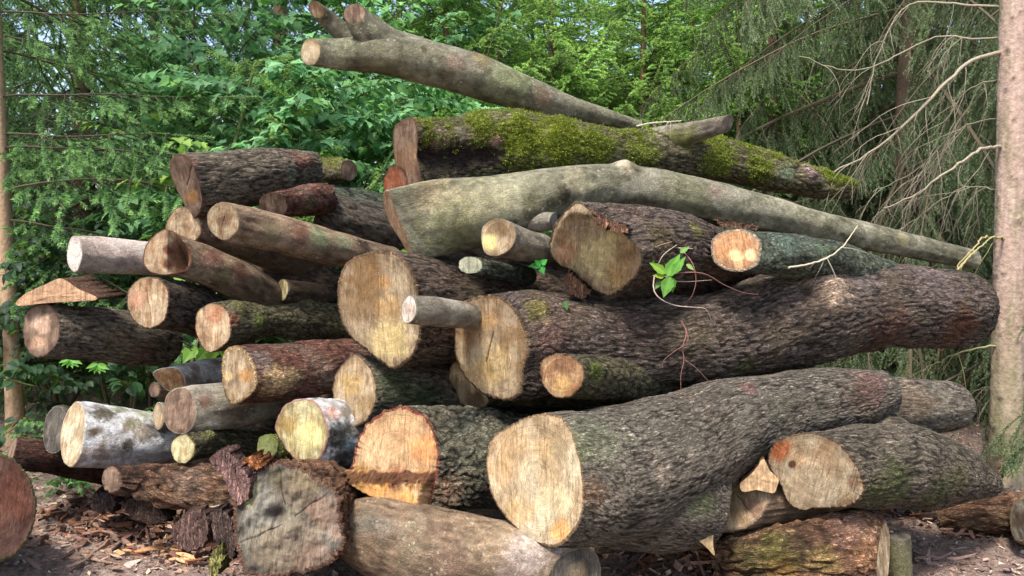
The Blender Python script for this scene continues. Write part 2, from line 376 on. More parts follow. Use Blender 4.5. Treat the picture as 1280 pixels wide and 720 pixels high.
        cc = np.vstack([cc, cE]); bb = np.vstack([bb, PV + seed]); polys += [PQ[:, ::-1] + n0, PT[:, ::-1] + n0]
    me = mesh_np(partname, VV, polys, cc, bb); STATS[0] += len(me.polygons) * 2
    if parent is not None:
        root = link(name, me, mat, parent); barko = root
    else: barko = link(partname, me, mat, root)
    # ---- cut face
    def cutface(ring, cen, A_, fd, spl, label=None, st=step):
        PV, PQ, PT, tt, Rr = polar(ring, cen, A_, st, 0, seed)
        X, Y, D = proj(PV)
        e1 = unit(CR - (CR @ nrm) * nrm) if spl else FU[-1]; e2 = np.cross(nrm, e1) if spl else FV[-1]
        fu, fv = (PV - cen) @ e1, (PV - cen) @ e2
        f3 = np.stack([fu, fv, fu * 0 + seed * .1], 1)
        a = np.arctan2(fv, fu); low = fbm(f3 * np.array([1, .45, 1]) * 16 / max(Rr / .15, .5) + seed, 3); st2 = noise(f3 * np.array([60, 6, 1]) + seed)
        colr = mix(np.tile(wl, (len(PV), 1)), wd, ss(-.25, .35, low + .1 * st2)); colr = mix(colr, wst, ss(.08, .5, fbm(f3 * np.array([20, 8, 1]) + seed + 7, 4)) * .7)
        colr = mix(colr, wst, ss(.82, 1.0, tt + .1 * noise(np.stack([np.cos(a) * 5, np.sin(a) * 5, a * 0 + seed], 1))) * edge)
        hh = .003 * fbm(f3 * 11, 2) + fnoise * (fbm(f3 * 16 + 3, 4) + .25 * noise(f3 * np.array([60, 20, 1])))
        if spl:
            for (px, py, rp, c_, am) in fspots:  # wood stains, plus pale spots that paint dappled sun into the colour
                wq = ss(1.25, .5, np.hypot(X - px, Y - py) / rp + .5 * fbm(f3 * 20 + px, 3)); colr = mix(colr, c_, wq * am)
            for (a0, r1, r2) in cracks:
                aa = math.radians(a0); vx, vy = X - c2[0], Y - c2[1]; al = (vx * math.cos(aa) - vy * math.sin(aa)) / r0px; pe = (vx * math.sin(aa) + vy * math.cos(aa)) / r0px
                wq = ss(.02, .004, np.abs(pe + .05 * noise(np.stack([al * 3 + a0, al * 0, al * 0], 1)))) * (al > r1) * (al < r2); colr = mix(colr, wst * .6, wq * .7); hh = hh - .004 * wq
            if fband:
                yy = Y + 5 * noise(f3 * 40); wq = ss(fband[0], fband[0] + 3, yy) * ss(fband[1], fband[1] - 4, yy); colr = mix(colr, fband[2] * (1 + .6 * noise(f3 * np.array([140, 60, 1])))[:, None], wq * .92); hh = hh + wq * .012 * noise(f3 * np.array([90, 60, 1]))
            if facedisp: hh = hh + facedisp(X, Y)
        n_ = nrm if spl else A_
        PV = PV + n_ * (hh * ss(1.0, .93, tt))[:, None]
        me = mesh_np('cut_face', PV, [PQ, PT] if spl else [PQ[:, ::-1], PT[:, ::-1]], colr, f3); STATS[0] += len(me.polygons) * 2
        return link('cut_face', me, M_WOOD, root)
    if start_cut: cutface(inner, cen0, A, d, True, st=step * .9)
    if end == 'cut':
        cutface(cenE + (lastring - cenE) * .999, cenE, T[-1], 0, False, st=step * 2.5)
    # ---- moss tufts on strong moss
    if moss:
        nn = rad_dir; X, Y, D = proj(V); ok = np.where((mossw > .32) & (np.einsum('ij,ij->i', nn, CP - V) > -.3 * 3) & (np.arange(len(V)) > NA))[0]
        if len(ok) > 60:
            pick = RNG.choice(ok, size=min(12000, int(len(ok) * 1.1)), replace=True, p=(mossw[ok] - .3) ** 2 / ((mossw[ok] - .3) ** 2).sum())
            p = V[pick] + RNG.normal(size=(len(pick), 3)) * .003; dr = nn[pick] + RNG.normal(size=p.shape) * .6; dr /= np.linalg.norm(dr, axis=1)[:, None]
            sd = np.cross(dr, RNG.normal(size=p.shape)); sd /= np.linalg.norm(sd, axis=1)[:, None]; ln = RNG.uniform(.004, .013, len(p))[:, None]
            mv = np.stack([p + sd * .0028, p - sd * .0028, p + dr * ln], 1).reshape(-1, 3)
            mcol = (moss[1] if moss else srgb(104, 112, 50)); mc = np.repeat(mcol[None] * RNG.uniform(.55, 1.5, len(p))[:, None], 3, 0)
            o = link('moss', mesh_np('moss', mv, [np.arange(len(mv)).reshape(-1, 3)], mc, smooth=False), M_MOSS, root); o['kind'] = 'stuff'
    return root

# ------------------------------------------------------------------ the pile, log by log (outlines and stems given in picture units, with their distance)
G = srgb
MOSS = G(108, 112, 52); DMOSS = G(92, 106, 40)
PILE = 'felled logs stacked in the pile'
# --- upper left stack
make_log('thick furrowed grey log on top of the left stack with a dark split cut face', [(217,196),(227,193),(239,202),(246,222),(252,242),(252,260),(245,273),(236,268),(227,249),(219,234),(214,220),(212,207)], 3.62,
    [(300,224,36,3.85),(345,217,31,4.1),(385,211,22,4.4)], 'furrow', 'brown', rim=G(130,84,70), spots=[(375,200,16,G(150,100,84),.8,.006),(365,222,10,G(120,140,110),.7),(386,200,8,G(150,96,80),.9,.012),(240,200,10,G(150,110,100),.6)],
    fspots=[(240,246,9,G(176,130,80),.8)], cracks=[(75,.0,1.2)], end='broken', sp=2.0)
make_log('short mossy log end sticking out behind the thick furrowed grey log', None, 0, [(436,213,13,4.5),(415,214,16,4.6),(340,216,17,5.0)], 'mossy', 'brown', moss=(.42, G(118,120,58), .3))
make_log('slim log with round greyish end lying under the thick furrowed grey log', ell(279,276,20,24,-8), 3.45, [(345,291,24,3.65),(410,309,22,3.85),(490,326,17,4.2)], 'brown', 'tan', rim=G(150,130,100),
    spots=[(378,292,14,G(124,82,66),.7),(400,296,16,G(140,150,110),.8),(340,290,14,G(128,124,90),.5),(455,306,12,G(56,44,36),.8),(430,302,14,G(140,146,110),.7)], fspots=[(280,274,9,G(120,86,70),.8)], sp=2.0, tint=1.15, cracks=[(80,-.3,.3)])
make_log('short reddish brown log with torn end resting beside the furrowed grey log', ell(341,257,18,17,10), 3.75, [(375,252,20,3.9),(405,248,19,4.1)], 'red', 'brown', rim=G(150,110,90), spots=[(408,236,10,G(150,106,86),.6),(385,258,14,G(96,92,60),.6)], end='broken')
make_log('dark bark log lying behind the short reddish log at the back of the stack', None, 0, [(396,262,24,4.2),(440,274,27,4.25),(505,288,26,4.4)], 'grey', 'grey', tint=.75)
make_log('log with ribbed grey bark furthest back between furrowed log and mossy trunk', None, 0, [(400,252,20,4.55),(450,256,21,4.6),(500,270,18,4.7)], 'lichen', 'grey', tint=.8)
make_log('pale brown log end poking out between pointed wedge log and furrowed log', [(207,290),(211,272),(223,259),(240,262),(250,275),(251,292),(240,303),(222,304)], 3.7, [(300,300,24,3.95),(400,335,22,4.4)], 'brown', 'pink', rim=G(150,110,84), fnoise=.006, tint=.8)
make_log('log with obliquely sawn two tone wedge end and red brown stem', [(179,322),(183,306),(194,293),(207,286),(222,292),(236,308),(240,324),(232,338),(208,344),(190,341),(181,333)], 3.42,
    [(260,333,25,3.6),(305,354,24,3.8),(352,378,20,4.1)], 'brown', 'pink', rim=G(120,66,52), facedisp=lambda X, Y: -.0042 * np.clip(X - 209, 0, 60), fspots=[(226,318,20,G(104,76,56),.95),(210,312,7,G(110,56,44),.9),(210,330,7,G(96,52,40),.9)],
    spots=[(268,322,16,G(116,72,62),.7),(282,345,16,G(84,84,48),.6),(300,338,12,G(120,68,56),.6)], sp=2.0)
make_log('smooth pale log with white cut end pointing left above the chip wedge', ell(93,317,9.5,23,2,.03), 3.6, [(140,320,21.5,3.72),(240,326,20,4.0)], 'pale', 'white', rim=G(170,160,150), sp=2.0, lump=.004, fspots=[(93,318,12,G(244,232,220),.6)])
make_log('dark brown log with oval cut end beneath the wood wedge at far left', [(29,410),(31,395),(40,383),(55,379),(67,385),(74,402),(73,425),(62,440),(47,447),(37,441),(30,427)], 3.4,
    [(120,418,33,3.6),(165,424,32,3.75),(207,430,28,3.95)], 'furrow', 'brown', rim=G(120,92,78), fspots=[(52,405,12,G(212,176,150),.85),(48,428,10,G(200,160,130),.7)], spots=[(175,446,18,G(128,96,80),.7),(150,425,16,G(150,128,96),.4)], sp=2.0, tint=.82)
make_log('log with round pinkish cut end above the crossing of two dark logs', [(158,375),(162,360),(174,349),(190,346),(204,352),(211,366),(209,392),(200,406),(185,411),(172,405),(162,392)], 3.36, [(235,385,31,3.6),(300,415,26,4.0)], 'dark', 'pink', rim=G(150,116,92), cracks=[(100,-.7,.5)], tint=.7,
    fspots=[(172,372,12,G(206,150,120),.6)])
make_log('knobbly mossy log with two tone cut end in the middle of the left stack', [(244,405),(246,391),(257,381),(270,379),(282,386),(288,400),(288,418),(282,430),(262,441),(252,432),(245,417)], 3.36, [(300,404,27,3.5),(335,402,19,3.65),(380,402,24,3.85),(440,408,25,4.1)], 'mossy', 'pink',
    rim=G(160,120,90), spots=[(298,384,12,G(130,128,80),.8,.02),(325,402,12,G(122,132,70),.9,.012),(292,398,8,G(176,112,88),.8),(365,420,12,G(120,104,80),.7,.012),(385,378,10,None,0,.02)], fspots=[(268,392,13,G(166,110,80),.75)], sp=2.0, tint=.9)
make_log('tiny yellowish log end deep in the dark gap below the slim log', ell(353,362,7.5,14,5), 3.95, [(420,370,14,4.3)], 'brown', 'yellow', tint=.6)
make_log('log with red brown bark and yellow cut end leaning on the big stained log', [(277,460),(280,440),(292,432),(310,442),(320,465),(319,485),(305,500),(291,506),(281,494),(278,478)], 3.2, [(350,466,35,3.38),(400,459,34,3.55),(460,452,30,3.8)], 'red', 'tan', rim=G(214,180,126), thick=.12,
    spots=[(345,480,22,G(222,188,140),.95),(366,472,12,G(222,190,140),.8),(410,470,18,G(170,150,130),.5),(325,450,16,G(176,160,150),.5),(300,500,10,G(150,110,80),.5),(320,500,20,G(80,56,46),.5)], fspots=[(308,470,10,G(178,130,78),.9),(286,470,6,G(226,196,140),.9)], sp=1.9)
make_log('whitish grey log with splintered orange end at the back under the knobbly mossy log', [(191,466),(205,460),(222,461),(231,474),(229,487),(212,489),(200,480)], 3.5, [(250,468,21,3.65),(310,468,20,3.95)], 'birch', 'orange', fnoise=.01, tint=.8, spots=[(215,452,14,G(90,96,70),.7)])
make_log('small dark log end squeezed below the splintered orange one', ell(193,487,7,10,0), 3.62, [(250,500,12,3.9)], 'brown', 'brown', tint=.7)
make_log('grey log with a smooth brown end between birch log and red bark log', [(205,510),(208,494),(220,485),(234,486),(243,500),(244,520),(238,537),(226,543),(212,538),(205,525)], 3.28, [(285,506,29,3.42),(330,500,26,3.6),(400,490,24,3.9)], 'greysm', 'brown', rim=G(150,130,112), spots=[(257,502,8,G(120,84,66),.8,.006),(300,515,24,G(78,64,52),.7),(225,482,12,G(210,190,170),.5)], sp=2.0)
make_log('thin pale wood end showing just left of the smooth brown end', ell(198,520,7,17,0), 3.4, [(260,520,15,3.8)], 'greysm', 'tan')
make_log('birch log with peeling white bark and bright cut end', [(75,547),(80,523),(90,505),(99,502),(106,520),(103,553),(95,577),(87,583),(78,573)], 3.25, [(150,546,36,3.4),(200,549,33,3.52),(270,552,28,3.8)], 'birch', 'bright', rim=G(200,176,140), tint=1.1,
    spots=[(130,516,16,G(74,66,44),.9),(115,540,7,G(90,74,54),.9),(180,540,14,G(120,100,70),.8),(150,510,12,G(112,116,76),.8),(185,515,14,G(150,160,128),.7),(140,574,30,G(150,122,108),.45),(200,535,14,G(60,54,48),.8),(160,556,8,G(70,62,50),.9),(165,528,10,G(112,104,70),.8),(190,572,22,G(120,104,92),.5)], sp=1.9, relief=1.6)
make_log('weathered grey log end just behind the birch log cut face', ell(69,537,15,31,6), 3.45, [(120,540,30,3.8),(160,545,28,4.1)], 'grey', 'dgrey')
make_log('reddish bark log low on the left behind the birch log', None, 0, [(14,566,20,3.5),(60,572,19,3.6),(140,590,18,3.9)], 'red', 'brown', end='cut', tint=.62)
make_log('large sawn log with rust brown face cut by the left picture edge', ell(-12,634,60,71,0,.02), 2.75, [(-70,640,66,3.1),(-150,640,60,3.6)], 'furrow', 'redbr', rim=G(150,140,90), sp=2.2, fspots=[(10,620,40,G(150,92,70),.6)], edge=.1)
make_log('thin greenish log with small round yellow cut end under the birch log', ell(228,561,15,18,10), 3.2, [(262,552,18,3.35),(300,555,17,3.5),(390,556,15,3.9)], 'mossy', 'yellow', rim=G(150,140,80), tint=.75, spots=[(262,545,10,G(130,130,80),.8,.02)])
make_log('small mossy green wood block wedged above the rotten stump', [(322,556),(326,545),(340,545),(347,551),(345,567),(335,570),(323,566)], 3.2, [(352,560,14,3.26),(366,563,13,3.34)], 'mossy', 'grey', rim=G(120,130,70), fspots=[(334,557,20,G(128,136,72),.8)], moss=(.6, G(120,130,60), .2), cat='wood block', name='wood_block')
make_log('log with bright yellow oval end and patchy birch bark left of the notched log', [(343,533),(353,510),(367,500),(388,499),(400,510),(410,537),(407,557),(397,577),(383,585),(367,573),(352,553)], 3.12,
    [(425,540,42,3.25),(480,545,40,3.5)], 'birch', 'yellow', rim=G(170,110,90), spots=[(425,545,20,G(44,48,44),.9),(415,515,10,G(190,140,120),.8),(430,570,18,G(50,52,50),.85),(440,555,10,G(150,170,180),.7)], fspots=[(385,545,20,G(236,220,150),.7),(360,530,12,G(168,134,78),.7)], sp=2.0, relief=3)
make_log('furrowed green bark log with oval olive cut end below the big stained log', [(416,478),(420,465),(432,450),(443,443),(460,455),(469,475),(469,500),(460,522),(445,533),(430,530),(420,512),(415,490)], 3.18,
    [(520,490,43,3.4),(570,496,40,3.55),(640,505,36,3.9)], 'furrow', 'tan', rim=G(120,90,70), spots=[(490,480,26,G(84,98,66),.7),(530,500,26,G(70,90,50),.7),(440,448,10,G(150,142,126),.6,.01)], fspots=[(440,480,16,G(190,156,100),.7),(455,505,14,G(140,112,70),.6)], sp=2.0)
# --- centre
make_log('log with the biggest brown stained upright oval cut face left of the centre', [(423,395),(420,372),(421,352),(428,334),(442,321),(468,315),(490,317),(507,332),(518,352),(522,375),(524,398),(525,415),(519,437),(508,453),(492,462),(475,453),(452,436),(433,418)], 3.05,
    [(560,388,66,3.35),(640,392,60,3.7),(720,396,54,4.1)], 'dark', 'tan', rim=G(140,110,80), fspots=[(455,345,34,G(138,104,66),.75),(450,380,26,G(132,98,60),.6),(480,355,10,G(200,150,92),.6),(487,425,26,G(232,206,140),.7),(485,385,18,G(204,160,98),.5),(428,335,12,G(170,150,130),.7)], sp=1.8, edge=.4, tint=.85)  # pale spot low on the face is a painted sun patch
make_log('smooth thin pale pole lying between the two big stained cut faces', ell(511,387,9,17.5,5,.04), 2.74, [(545,390,17.5,2.84),(600,396,16,3.06),(640,398,15,3.3)], 'greysm', 'white', rim=G(170,155,130), sp=1.8, lump=.003, fspots=[(510,385,9,G(176,150,130),.6)])
make_log('stubby log with lichen bark and small yellow cut end under the long smooth trunk', [(601,294),(605,281),(620,273),(637,277),(645,290),(641,307),(630,317),(617,320),(605,315)], 2.96, [(680,312,19,3.2),(740,325,18,3.8)], 'greysm', 'tan', rim=G(130,118,96), fspots=[(622,282,16,G(112,88,60),.8),(612,303,12,G(226,208,140),.85)], sp=2.0, tint=.8)  # pale lower left spot paints sunlight onto the face
make_log('lichen grey branch stub poking out over the dark furrowed bark', ell(588,331,15,11,0), 3.0, [(625,338,13,3.15),(660,345,12,3.4)], 'lichen', 'grey', tint=.95, fnoise=.006, fspots=[(590,330,20,G(140,140,118),.8)])
g = make_log('long smooth olive grey trunk sloping down to the right across the pile', [(479,243),(485,240),(494,262),(503,284),(511,303),(518,323),(512,319),(500,300),(487,279),(480,260)], 3.1,
    [(560,270,45,3.16),(620,262,43,3.2),(680,247,37,3.26),(740,234,29,3.34),(800,235,26,3.42),(880,250,25.5,3.5),(960,268,22,3.62),(1060,291,17.5,3.75),(1150,310,15,3.9),(1216,325,12,4.0)], 'smooth', 'pink', rim=G(150,120,90), sp=1.7, end='cut', tiltmax=70, lump=.008,
    spots=[(783,208,15,G(178,162,138),.9,.028),(794,212,9,G(90,84,62),.7),(704,240,13,G(64,58,42),.95,.02),(706,252,9,G(70,64,46),.8),(690,258,10,G(76,70,52),.8,-.01),(665,250,8,G(80,74,54),.8,-.008),(600,250,40,G(150,142,104),.5),(540,240,30,G(166,150,116),.6),(640,240,40,G(170,164,130),.5),(895,238,12,G(160,134,120),.5),(860,245,30,G(126,128,92),.4),(720,225,20,G(170,160,128),.6),(1035,278,8,G(90,90,60),.5,.008),(560,290,40,G(118,120,76),.5),(1130,300,10,G(150,140,90),.5,.005),(665,262,18,G(84,80,54),.7)],
    fspots=[(497,280,50,G(170,128,98),.5)])
make_log('', [(690,268),(695,266),(697,275),(694,286),(690,287),(687,277)], 3.14, [(660,276,13,3.17),(630,272,14,3.24)], 'greysm', 'grey', parent=g, name='branch_stub', group=None, cat=None, sp=2.2, lump=.002, tint=.9)
g = make_log('thick mossy trunk lying across the top of the pile with a rotten hollow', [(491,167),(496,155),(508,149),(518,151),(523,170),(524,200),(526,228),(516,236),(506,233),(497,220),(492,195)], 3.4,
    [(570,192,45,3.5),(640,184,44,3.58),(700,188,38,3.66),(780,195,33,3.8),(860,194,31,3.92),(930,206,25,4.0),(1000,226,20,4.1),(1062,237,13,4.2)], 'mossy', 'brown', rim=G(120,84,60), sp=1.7, lump=.022, tiltmax=72,
    moss=(.42, G(116,126,42), .36), spots=[(620,150,24,None,0,.022),(650,148,20,None,0,.02),(702,152,22,None,0,.02),(740,166,20,None,0,.014),(830,180,22,None,0,.016),(655,175,36,G(118,132,34),.95,.008),(700,180,34,G(122,134,32),.95,.008),(745,185,30,G(116,128,36),.9,.005),(800,188,26,G(110,122,40),.8),(900,195,26,G(112,124,40),.85),(950,210,24,G(112,122,38),.8),(540,195,30,G(54,40,36),1,-.04),(580,198,30,G(50,38,36),1,-.045),(612,196,20,G(54,42,38),1,-.035),(545,215,16,G(66,58,48),.9,-.01),(553,170,14,G(146,126,110),.9),(575,165,10,G(150,140,120),.8),(620,175,8,G(200,160,140),.8,.01),(850,165,22,G(150,140,110),.6),(1012,216,12,G(176,150,140),.8,.03),(985,215,12,G(124,140,110),.8),(820,175,12,G(170,160,130),.6,.012),(1050,238,14,G(140,130,90),.6)], fspots=[(508,200,20,G(150,112,78),.5)])
make_log('', ell(909,155,7,12,20), 3.72, [(885,161,13,3.74),(845,172,17,3.8),(800,185,22,3.88)], 'greysm', 'grey', parent=g, name='branch_stub', group=None, cat=None, sp=2, spots=[(850,180,24,MOSS,.8)])
make_log('rust red wood end peeking out below the mossy trunk cut face', [(479,228),(484,214),(490,206),(503,214),(512,228),(510,238),(495,243),(482,241)], 3.46, [(560,240,24,3.8)], 'red', 'redbr', fspots=[(490,225,18,G(170,96,60),.7)], tint=.8)
g = make_log('forked olive grey limb jutting up over the top of the pile', ell(388,65,12.5,17,8,.03), 3.55, [(430,68,20,3.6),(480,68,25,3.62),(540,80,27,3.66),(600,97,26.5,3.7),(660,119,22,3.78),(720,138,15,3.88),(800,157,6,4.0)], 'smooth', 'bright', rim=G(150,130,90), sp=1.8, lump=.006,
    spots=[(568,78,12,G(150,124,108),.6),(600,74,14,G(140,120,80),.6,.012),(555,95,8,G(80,70,46),.6),(430,65,20,G(150,150,120),.7),(640,95,30,G(140,150,100),.5),(530,62,5,G(70,60,40),.8),(480,85,30,G(116,112,76),.5),(680,122,14,G(150,120,100),.5)], fspots=[(392,66,10,G(240,220,180),.6)], tint=.88)
make_log('', ell(395,12,8.5,12,-30,.03), 3.56, [(412,26,14,3.6),(438,48,15,3.64),(470,66,17,3.68)], 'smooth', 'pink', parent=g, name='branch_stub', group=None, cat=None, sp=2, end='round', tint=.88, rim=G(140,120,90))
make_log('', ell(443,17,13.5,12.5,-30,.03), 3.5, [(458,36,20,3.55),(485,58,23,3.62),(530,75,25,3.68)], 'smooth', 'brown', parent=g, name='branch_stub', group=None, cat=None, sp=2, end='round', tint=.85, rim=G(120,100,74))
g = make_log('huge dark bark trunk in the centre reaching the right tree', [(567,390),(575,379),(590,372),(614,370),(632,378),(645,395),(655,417),(659,438),(653,462),(651,488),(637,499),(612,497),(590,483),(575,465),(567,445),(565,415)], 2.98,
    [(680,428,64,3.08),(740,432,58,3.15),(800,430,55,3.22),(900,420,56,3.35),(1000,396,62,3.48),(1090,384,53,3.6),(1150,383,51,3.72),(1190,386,49,3.8),(1208,388,43,3.84)], 'purple', 'tan', rim=G(150,116,80), sp=1.6, lump=.02,
    spots=[(1035,358,30,G(206,178,154),.95,.045),(1015,372,20,G(96,80,66),.5,-.012),(690,395,40,G(120,96,84),.5,.02),(670,390,16,G(140,132,70),.7),(690,430,24,G(150,112,100),.5,.012),(1110,420,40,G(104,66,48),.6),(1200,410,30,G(120,76,52),.7),(990,350,16,G(150,130,118),.5),(1080,350,20,G(150,136,130),.5),(1170,345,40,G(150,132,126),.5),(860,420,50,G(112,100,70),.3),(800,400,40,G(104,80,72),.4),(930,460,16,G(96,104,50),.6)],
    fspots=[(585,410,24,G(138,104,66),.7),(610,400,12,G(210,166,110),.5),(640,420,16,G(132,98,60),.6),(620,455,26,G(196,164,104),.5),(600,470,20,G(186,154,100),.5)], edge=.4, end='round', cracks=[(255,-.3,.3)])
make_log('small round orange cut end wedged below the huge dark trunk', [(675,455),(683,446),(700,442),(716,447),(729,460),(728,480),(716,494),(700,498),(686,492),(677,478)], 2.72, [(760,472,27,2.95),(840,478,22,3.4)], 'mossy', 'orange', rim=G(140,110,84), fspots=[(705,455,18,G(150,106,76),.75),(702,480,12,G(232,186,120),.8)], spots=[(745,465,14,G(110,124,50),.8)], fnoise=.005, sp=1.9, tint=.75)
make_log('split half log showing under the lower edge of the upright cut face', [(560,472),(566,452),(580,458),(590,475),(606,490),(610,505),(592,512),(575,505),(563,490)], 3.3, [(650,485,24,3.4),(780,490,24,3.6)], 'mossy', 'tan', fspots=[(595,500,12,G(100,70,50),.8)], spots=[(660,480,30,G(124,118,62),.7)], tint=.8)
g = make_log('log with ragged greenish face and torn bark flap right of centre', [(684,313),(688,292),(697,275),(708,263),(720,254),(733,259),(743,272),(757,282),(775,290),(790,303),(801,318),(799,338),(786,355),(765,371),(748,368),(731,356),(716,345),(708,336),(693,328)], 2.95,
    [(800,308,50,3.1),(850,310,42,3.25),(905,325,32,3.5),(960,340,26,3.75)], 'purple', 'tan', rim=G(156,132,104), sp=1.8, tint=1.0, fnoise=.006, facedisp=lambda X, Y: .02 * ss(8, -6, X - 712) + .02 * ss(275, 262, Y),
    fspots=[(752,318,34,G(206,192,140),.8),(710,312,14,G(196,146,112),.55),(778,335,22,G(168,136,98),.7),(735,282,22,G(150,134,106),.7),(718,347,10,G(110,80,60),.6),(770,350,14,G(180,150,96),.6),(780,315,16,G(136,106,72),.6)], spots=[(790,265,20,G(130,106,94),.6),(830,300,30,G(112,100,60),.4),(870,285,12,G(140,140,70),.7)], thick=.04)
make_log('knob ended log with mint green lichen right of the vine', [(888,305),(894,294),(908,288),(926,286),(941,291),(951,302),(950,318),(944,332),(927,339),(907,337),(892,326)], 3.1, [(990,320,27,3.25),(1040,325,24,3.4),(1110,345,20,3.7)], 'lichen', 'orange', rim=G(206,180,154), thick=.11,
    fspots=[(915,305,24,G(166,120,82),.7),(921,320,9,G(240,200,140),.9),(937,318,8,G(236,200,150),.9)], spots=[(985,305,20,G(128,148,130),.6),(1030,318,16,G(112,130,100),.6)], sp=1.9, tint=.9)
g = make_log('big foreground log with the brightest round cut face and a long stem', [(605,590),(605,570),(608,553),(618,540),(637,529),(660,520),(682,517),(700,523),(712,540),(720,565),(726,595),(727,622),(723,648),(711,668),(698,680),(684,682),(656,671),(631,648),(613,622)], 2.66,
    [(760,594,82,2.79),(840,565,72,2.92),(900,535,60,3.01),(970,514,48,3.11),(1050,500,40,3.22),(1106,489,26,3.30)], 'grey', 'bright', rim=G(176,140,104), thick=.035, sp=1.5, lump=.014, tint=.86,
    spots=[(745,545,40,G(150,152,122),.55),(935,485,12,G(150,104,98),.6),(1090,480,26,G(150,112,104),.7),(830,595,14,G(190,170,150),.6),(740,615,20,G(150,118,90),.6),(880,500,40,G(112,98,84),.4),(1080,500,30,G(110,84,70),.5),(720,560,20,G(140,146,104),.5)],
    fspots=[(640,560,30,G(196,158,112),.45),(690,625,26,G(228,208,166),.5),(680,560,16,G(206,170,118),.4),(625,590,18,G(198,152,100),.5),(700,665,16,G(222,160,90),.7),(650,640,20,G(214,172,112),.4),(697,560,12,G(150,140,104),.4)], end='round', edge=.15)  # palest spot, right of the middle, paints a sun patch on the wood
make_log('', None, 0, [(893,632,50,2.93),(840,618,70,2.92),(770,604,78,2.93)], 'grey', 'grey', parent=g, name='forked_stem', group=None, cat=None, sp=1.7, end='round', tint=.86, spots=[(876,620,26,G(98,106,70),.6),(810,590,30,G(120,108,96),.4)], start_cut=True)
make_log('notched log with a felling step across its orange cut face', [(440,578),(445,552),(460,526),(482,511),(503,507),(524,514),(540,534),(547,560),(547,588),(541,612),(536,630),(528,641),(515,646),(500,640),(484,629),(460,620),(440,606),(425,592),(436,585)], 2.99,
    [(580,572,62,3.12),(640,575,58,3.24),(720,580,50,3.54)], 'chunky', 'orange', rim=G(170,90,72), thick=.05, sp=1.6, lump=.012, fband=(588, 606, G(84,54,36)), facedisp=lambda X, Y: .075 * ss(586, 607, Y) - .02 * ss(592, 598, Y) * ss(608, 601, Y) * noise(np.stack([X * .2, Y * .2, X * 0], 1)) + .014 * noise(np.stack([X * .25, Y * .1, X * 0], 1)) * ss(582, 592, Y) * ss(612, 602, Y),
    fspots=[(490,545,40,G(206,170,124),.5),(530,560,20,G(206,140,84),.7),(470,570,22,G(220,184,140),.6),(485,598,40,G(128,84,44),.0),(500,598,16,G(110,56,36),.85),(455,600,20,G(150,110,52),.8),(530,600,14,G(130,90,46),.8),(475,600,12,G(112,66,40),.8),(480,622,22,G(226,168,98),.8),(515,628,18,G(226,164,96),.8)],
    spots=[(560,615,20,G(150,116,90),.7),(590,540,30,G(150,148,124),.4),(600,620,20,G(56,46,40),.6)], relief=1.3)
make_log('smooth grey log at the bottom front with a knot ring and dark right end', [(684,728),(690,708),(702,694),(718,686),(735,684),(747,694),(752,712),(750,736),(738,752),(715,758),(695,750)], 2.62,
    [(660,706,48,2.7),(600,700,52,2.78),(540,690,54,2.84),(480,672,50,2.9),(440,662,38,2.96)], 'brown', 'dgrey', rim=G(120,108,90), sp=1.7, lump=.012, tint=.95, end='round', relief=.7,
    spots=[(460,655,12,G(96,88,80),.8,-.006),(480,660,14,G(130,122,108),.6,.012),(620,670,40,G(160,138,110),.6),(660,690,30,G(196,180,168),.6),(520,700,30,G(120,106,84),.5),(560,712,30,G(120,92,80),.4),(700,680,12,G(200,196,200),.6),(640,715,20,G(140,120,110),.5),(455,650,20,G(116,108,92),.6)], fspots=[(722,715,14,G(150,130,100),.6)])
g = make_log('big rotten stump section with grey weathered face at the bottom left', [(292,655),(293,635),(299,612),(313,592),(335,578),(360,577),(387,589),(412,606),(430,622),(427,645),(432,667),(427,687),(407,706),(367,718),(325,722),(306,712),(297,688)], 2.68,
    [(380,640,66,2.95),(400,635,60,3.3)], 'rotten', 'grey', rim=G(130,96,80), sp=1.7, thick=.07, ragged=.05, fnoise=.026, edge=.6, cracks=[(35,.15,1),(205,.1,.9),(100,.3,1)],
    facedisp=lambda X, Y: -.03 * ss(14, 2, np.hypot((X - 343) * .8, Y - 645)) - .015 * ss(26, 8, np.hypot(X - 345, (Y - 625) * .5)),
    fspots=[(310,615,16,G(176,170,116),.85),(305,590,14,G(186,140,120),.7),(335,620,22,G(150,142,128),.6),(370,610,30,G(116,98,78),.6),(350,690,34,G(124,104,82),.6),(345,640,14,G(84,76,70),.85),(345,600,16,G(104,96,72),.7),(405,640,22,G(142,112,94),.7),(395,700,26,G(132,104,86),.6),(380,600,20,G(132,116,86),.6),(330,680,24,G(120,108,88),.6),(390,665,16,G(160,142,120),.5),(365,650,18,G(140,128,104),.5),(420,665,12,G(176,146,124),.6)])
make_log('crumbling red brown log lying behind the rotten stump on the left', [(127,600),(131,588),(140,583),(150,590),(152,605),(145,616),(134,614)], 3.15, [(185,602,21,3.2),(235,610,27,3.2),(300,615,32,3.25)], 'rotten', 'brown', sp=1.9, lump=.03, relief=1.6, tint=.85, spots=[(235,600,24,G(166,140,120),.5),(160,600,24,G(70,52,44),.7)])
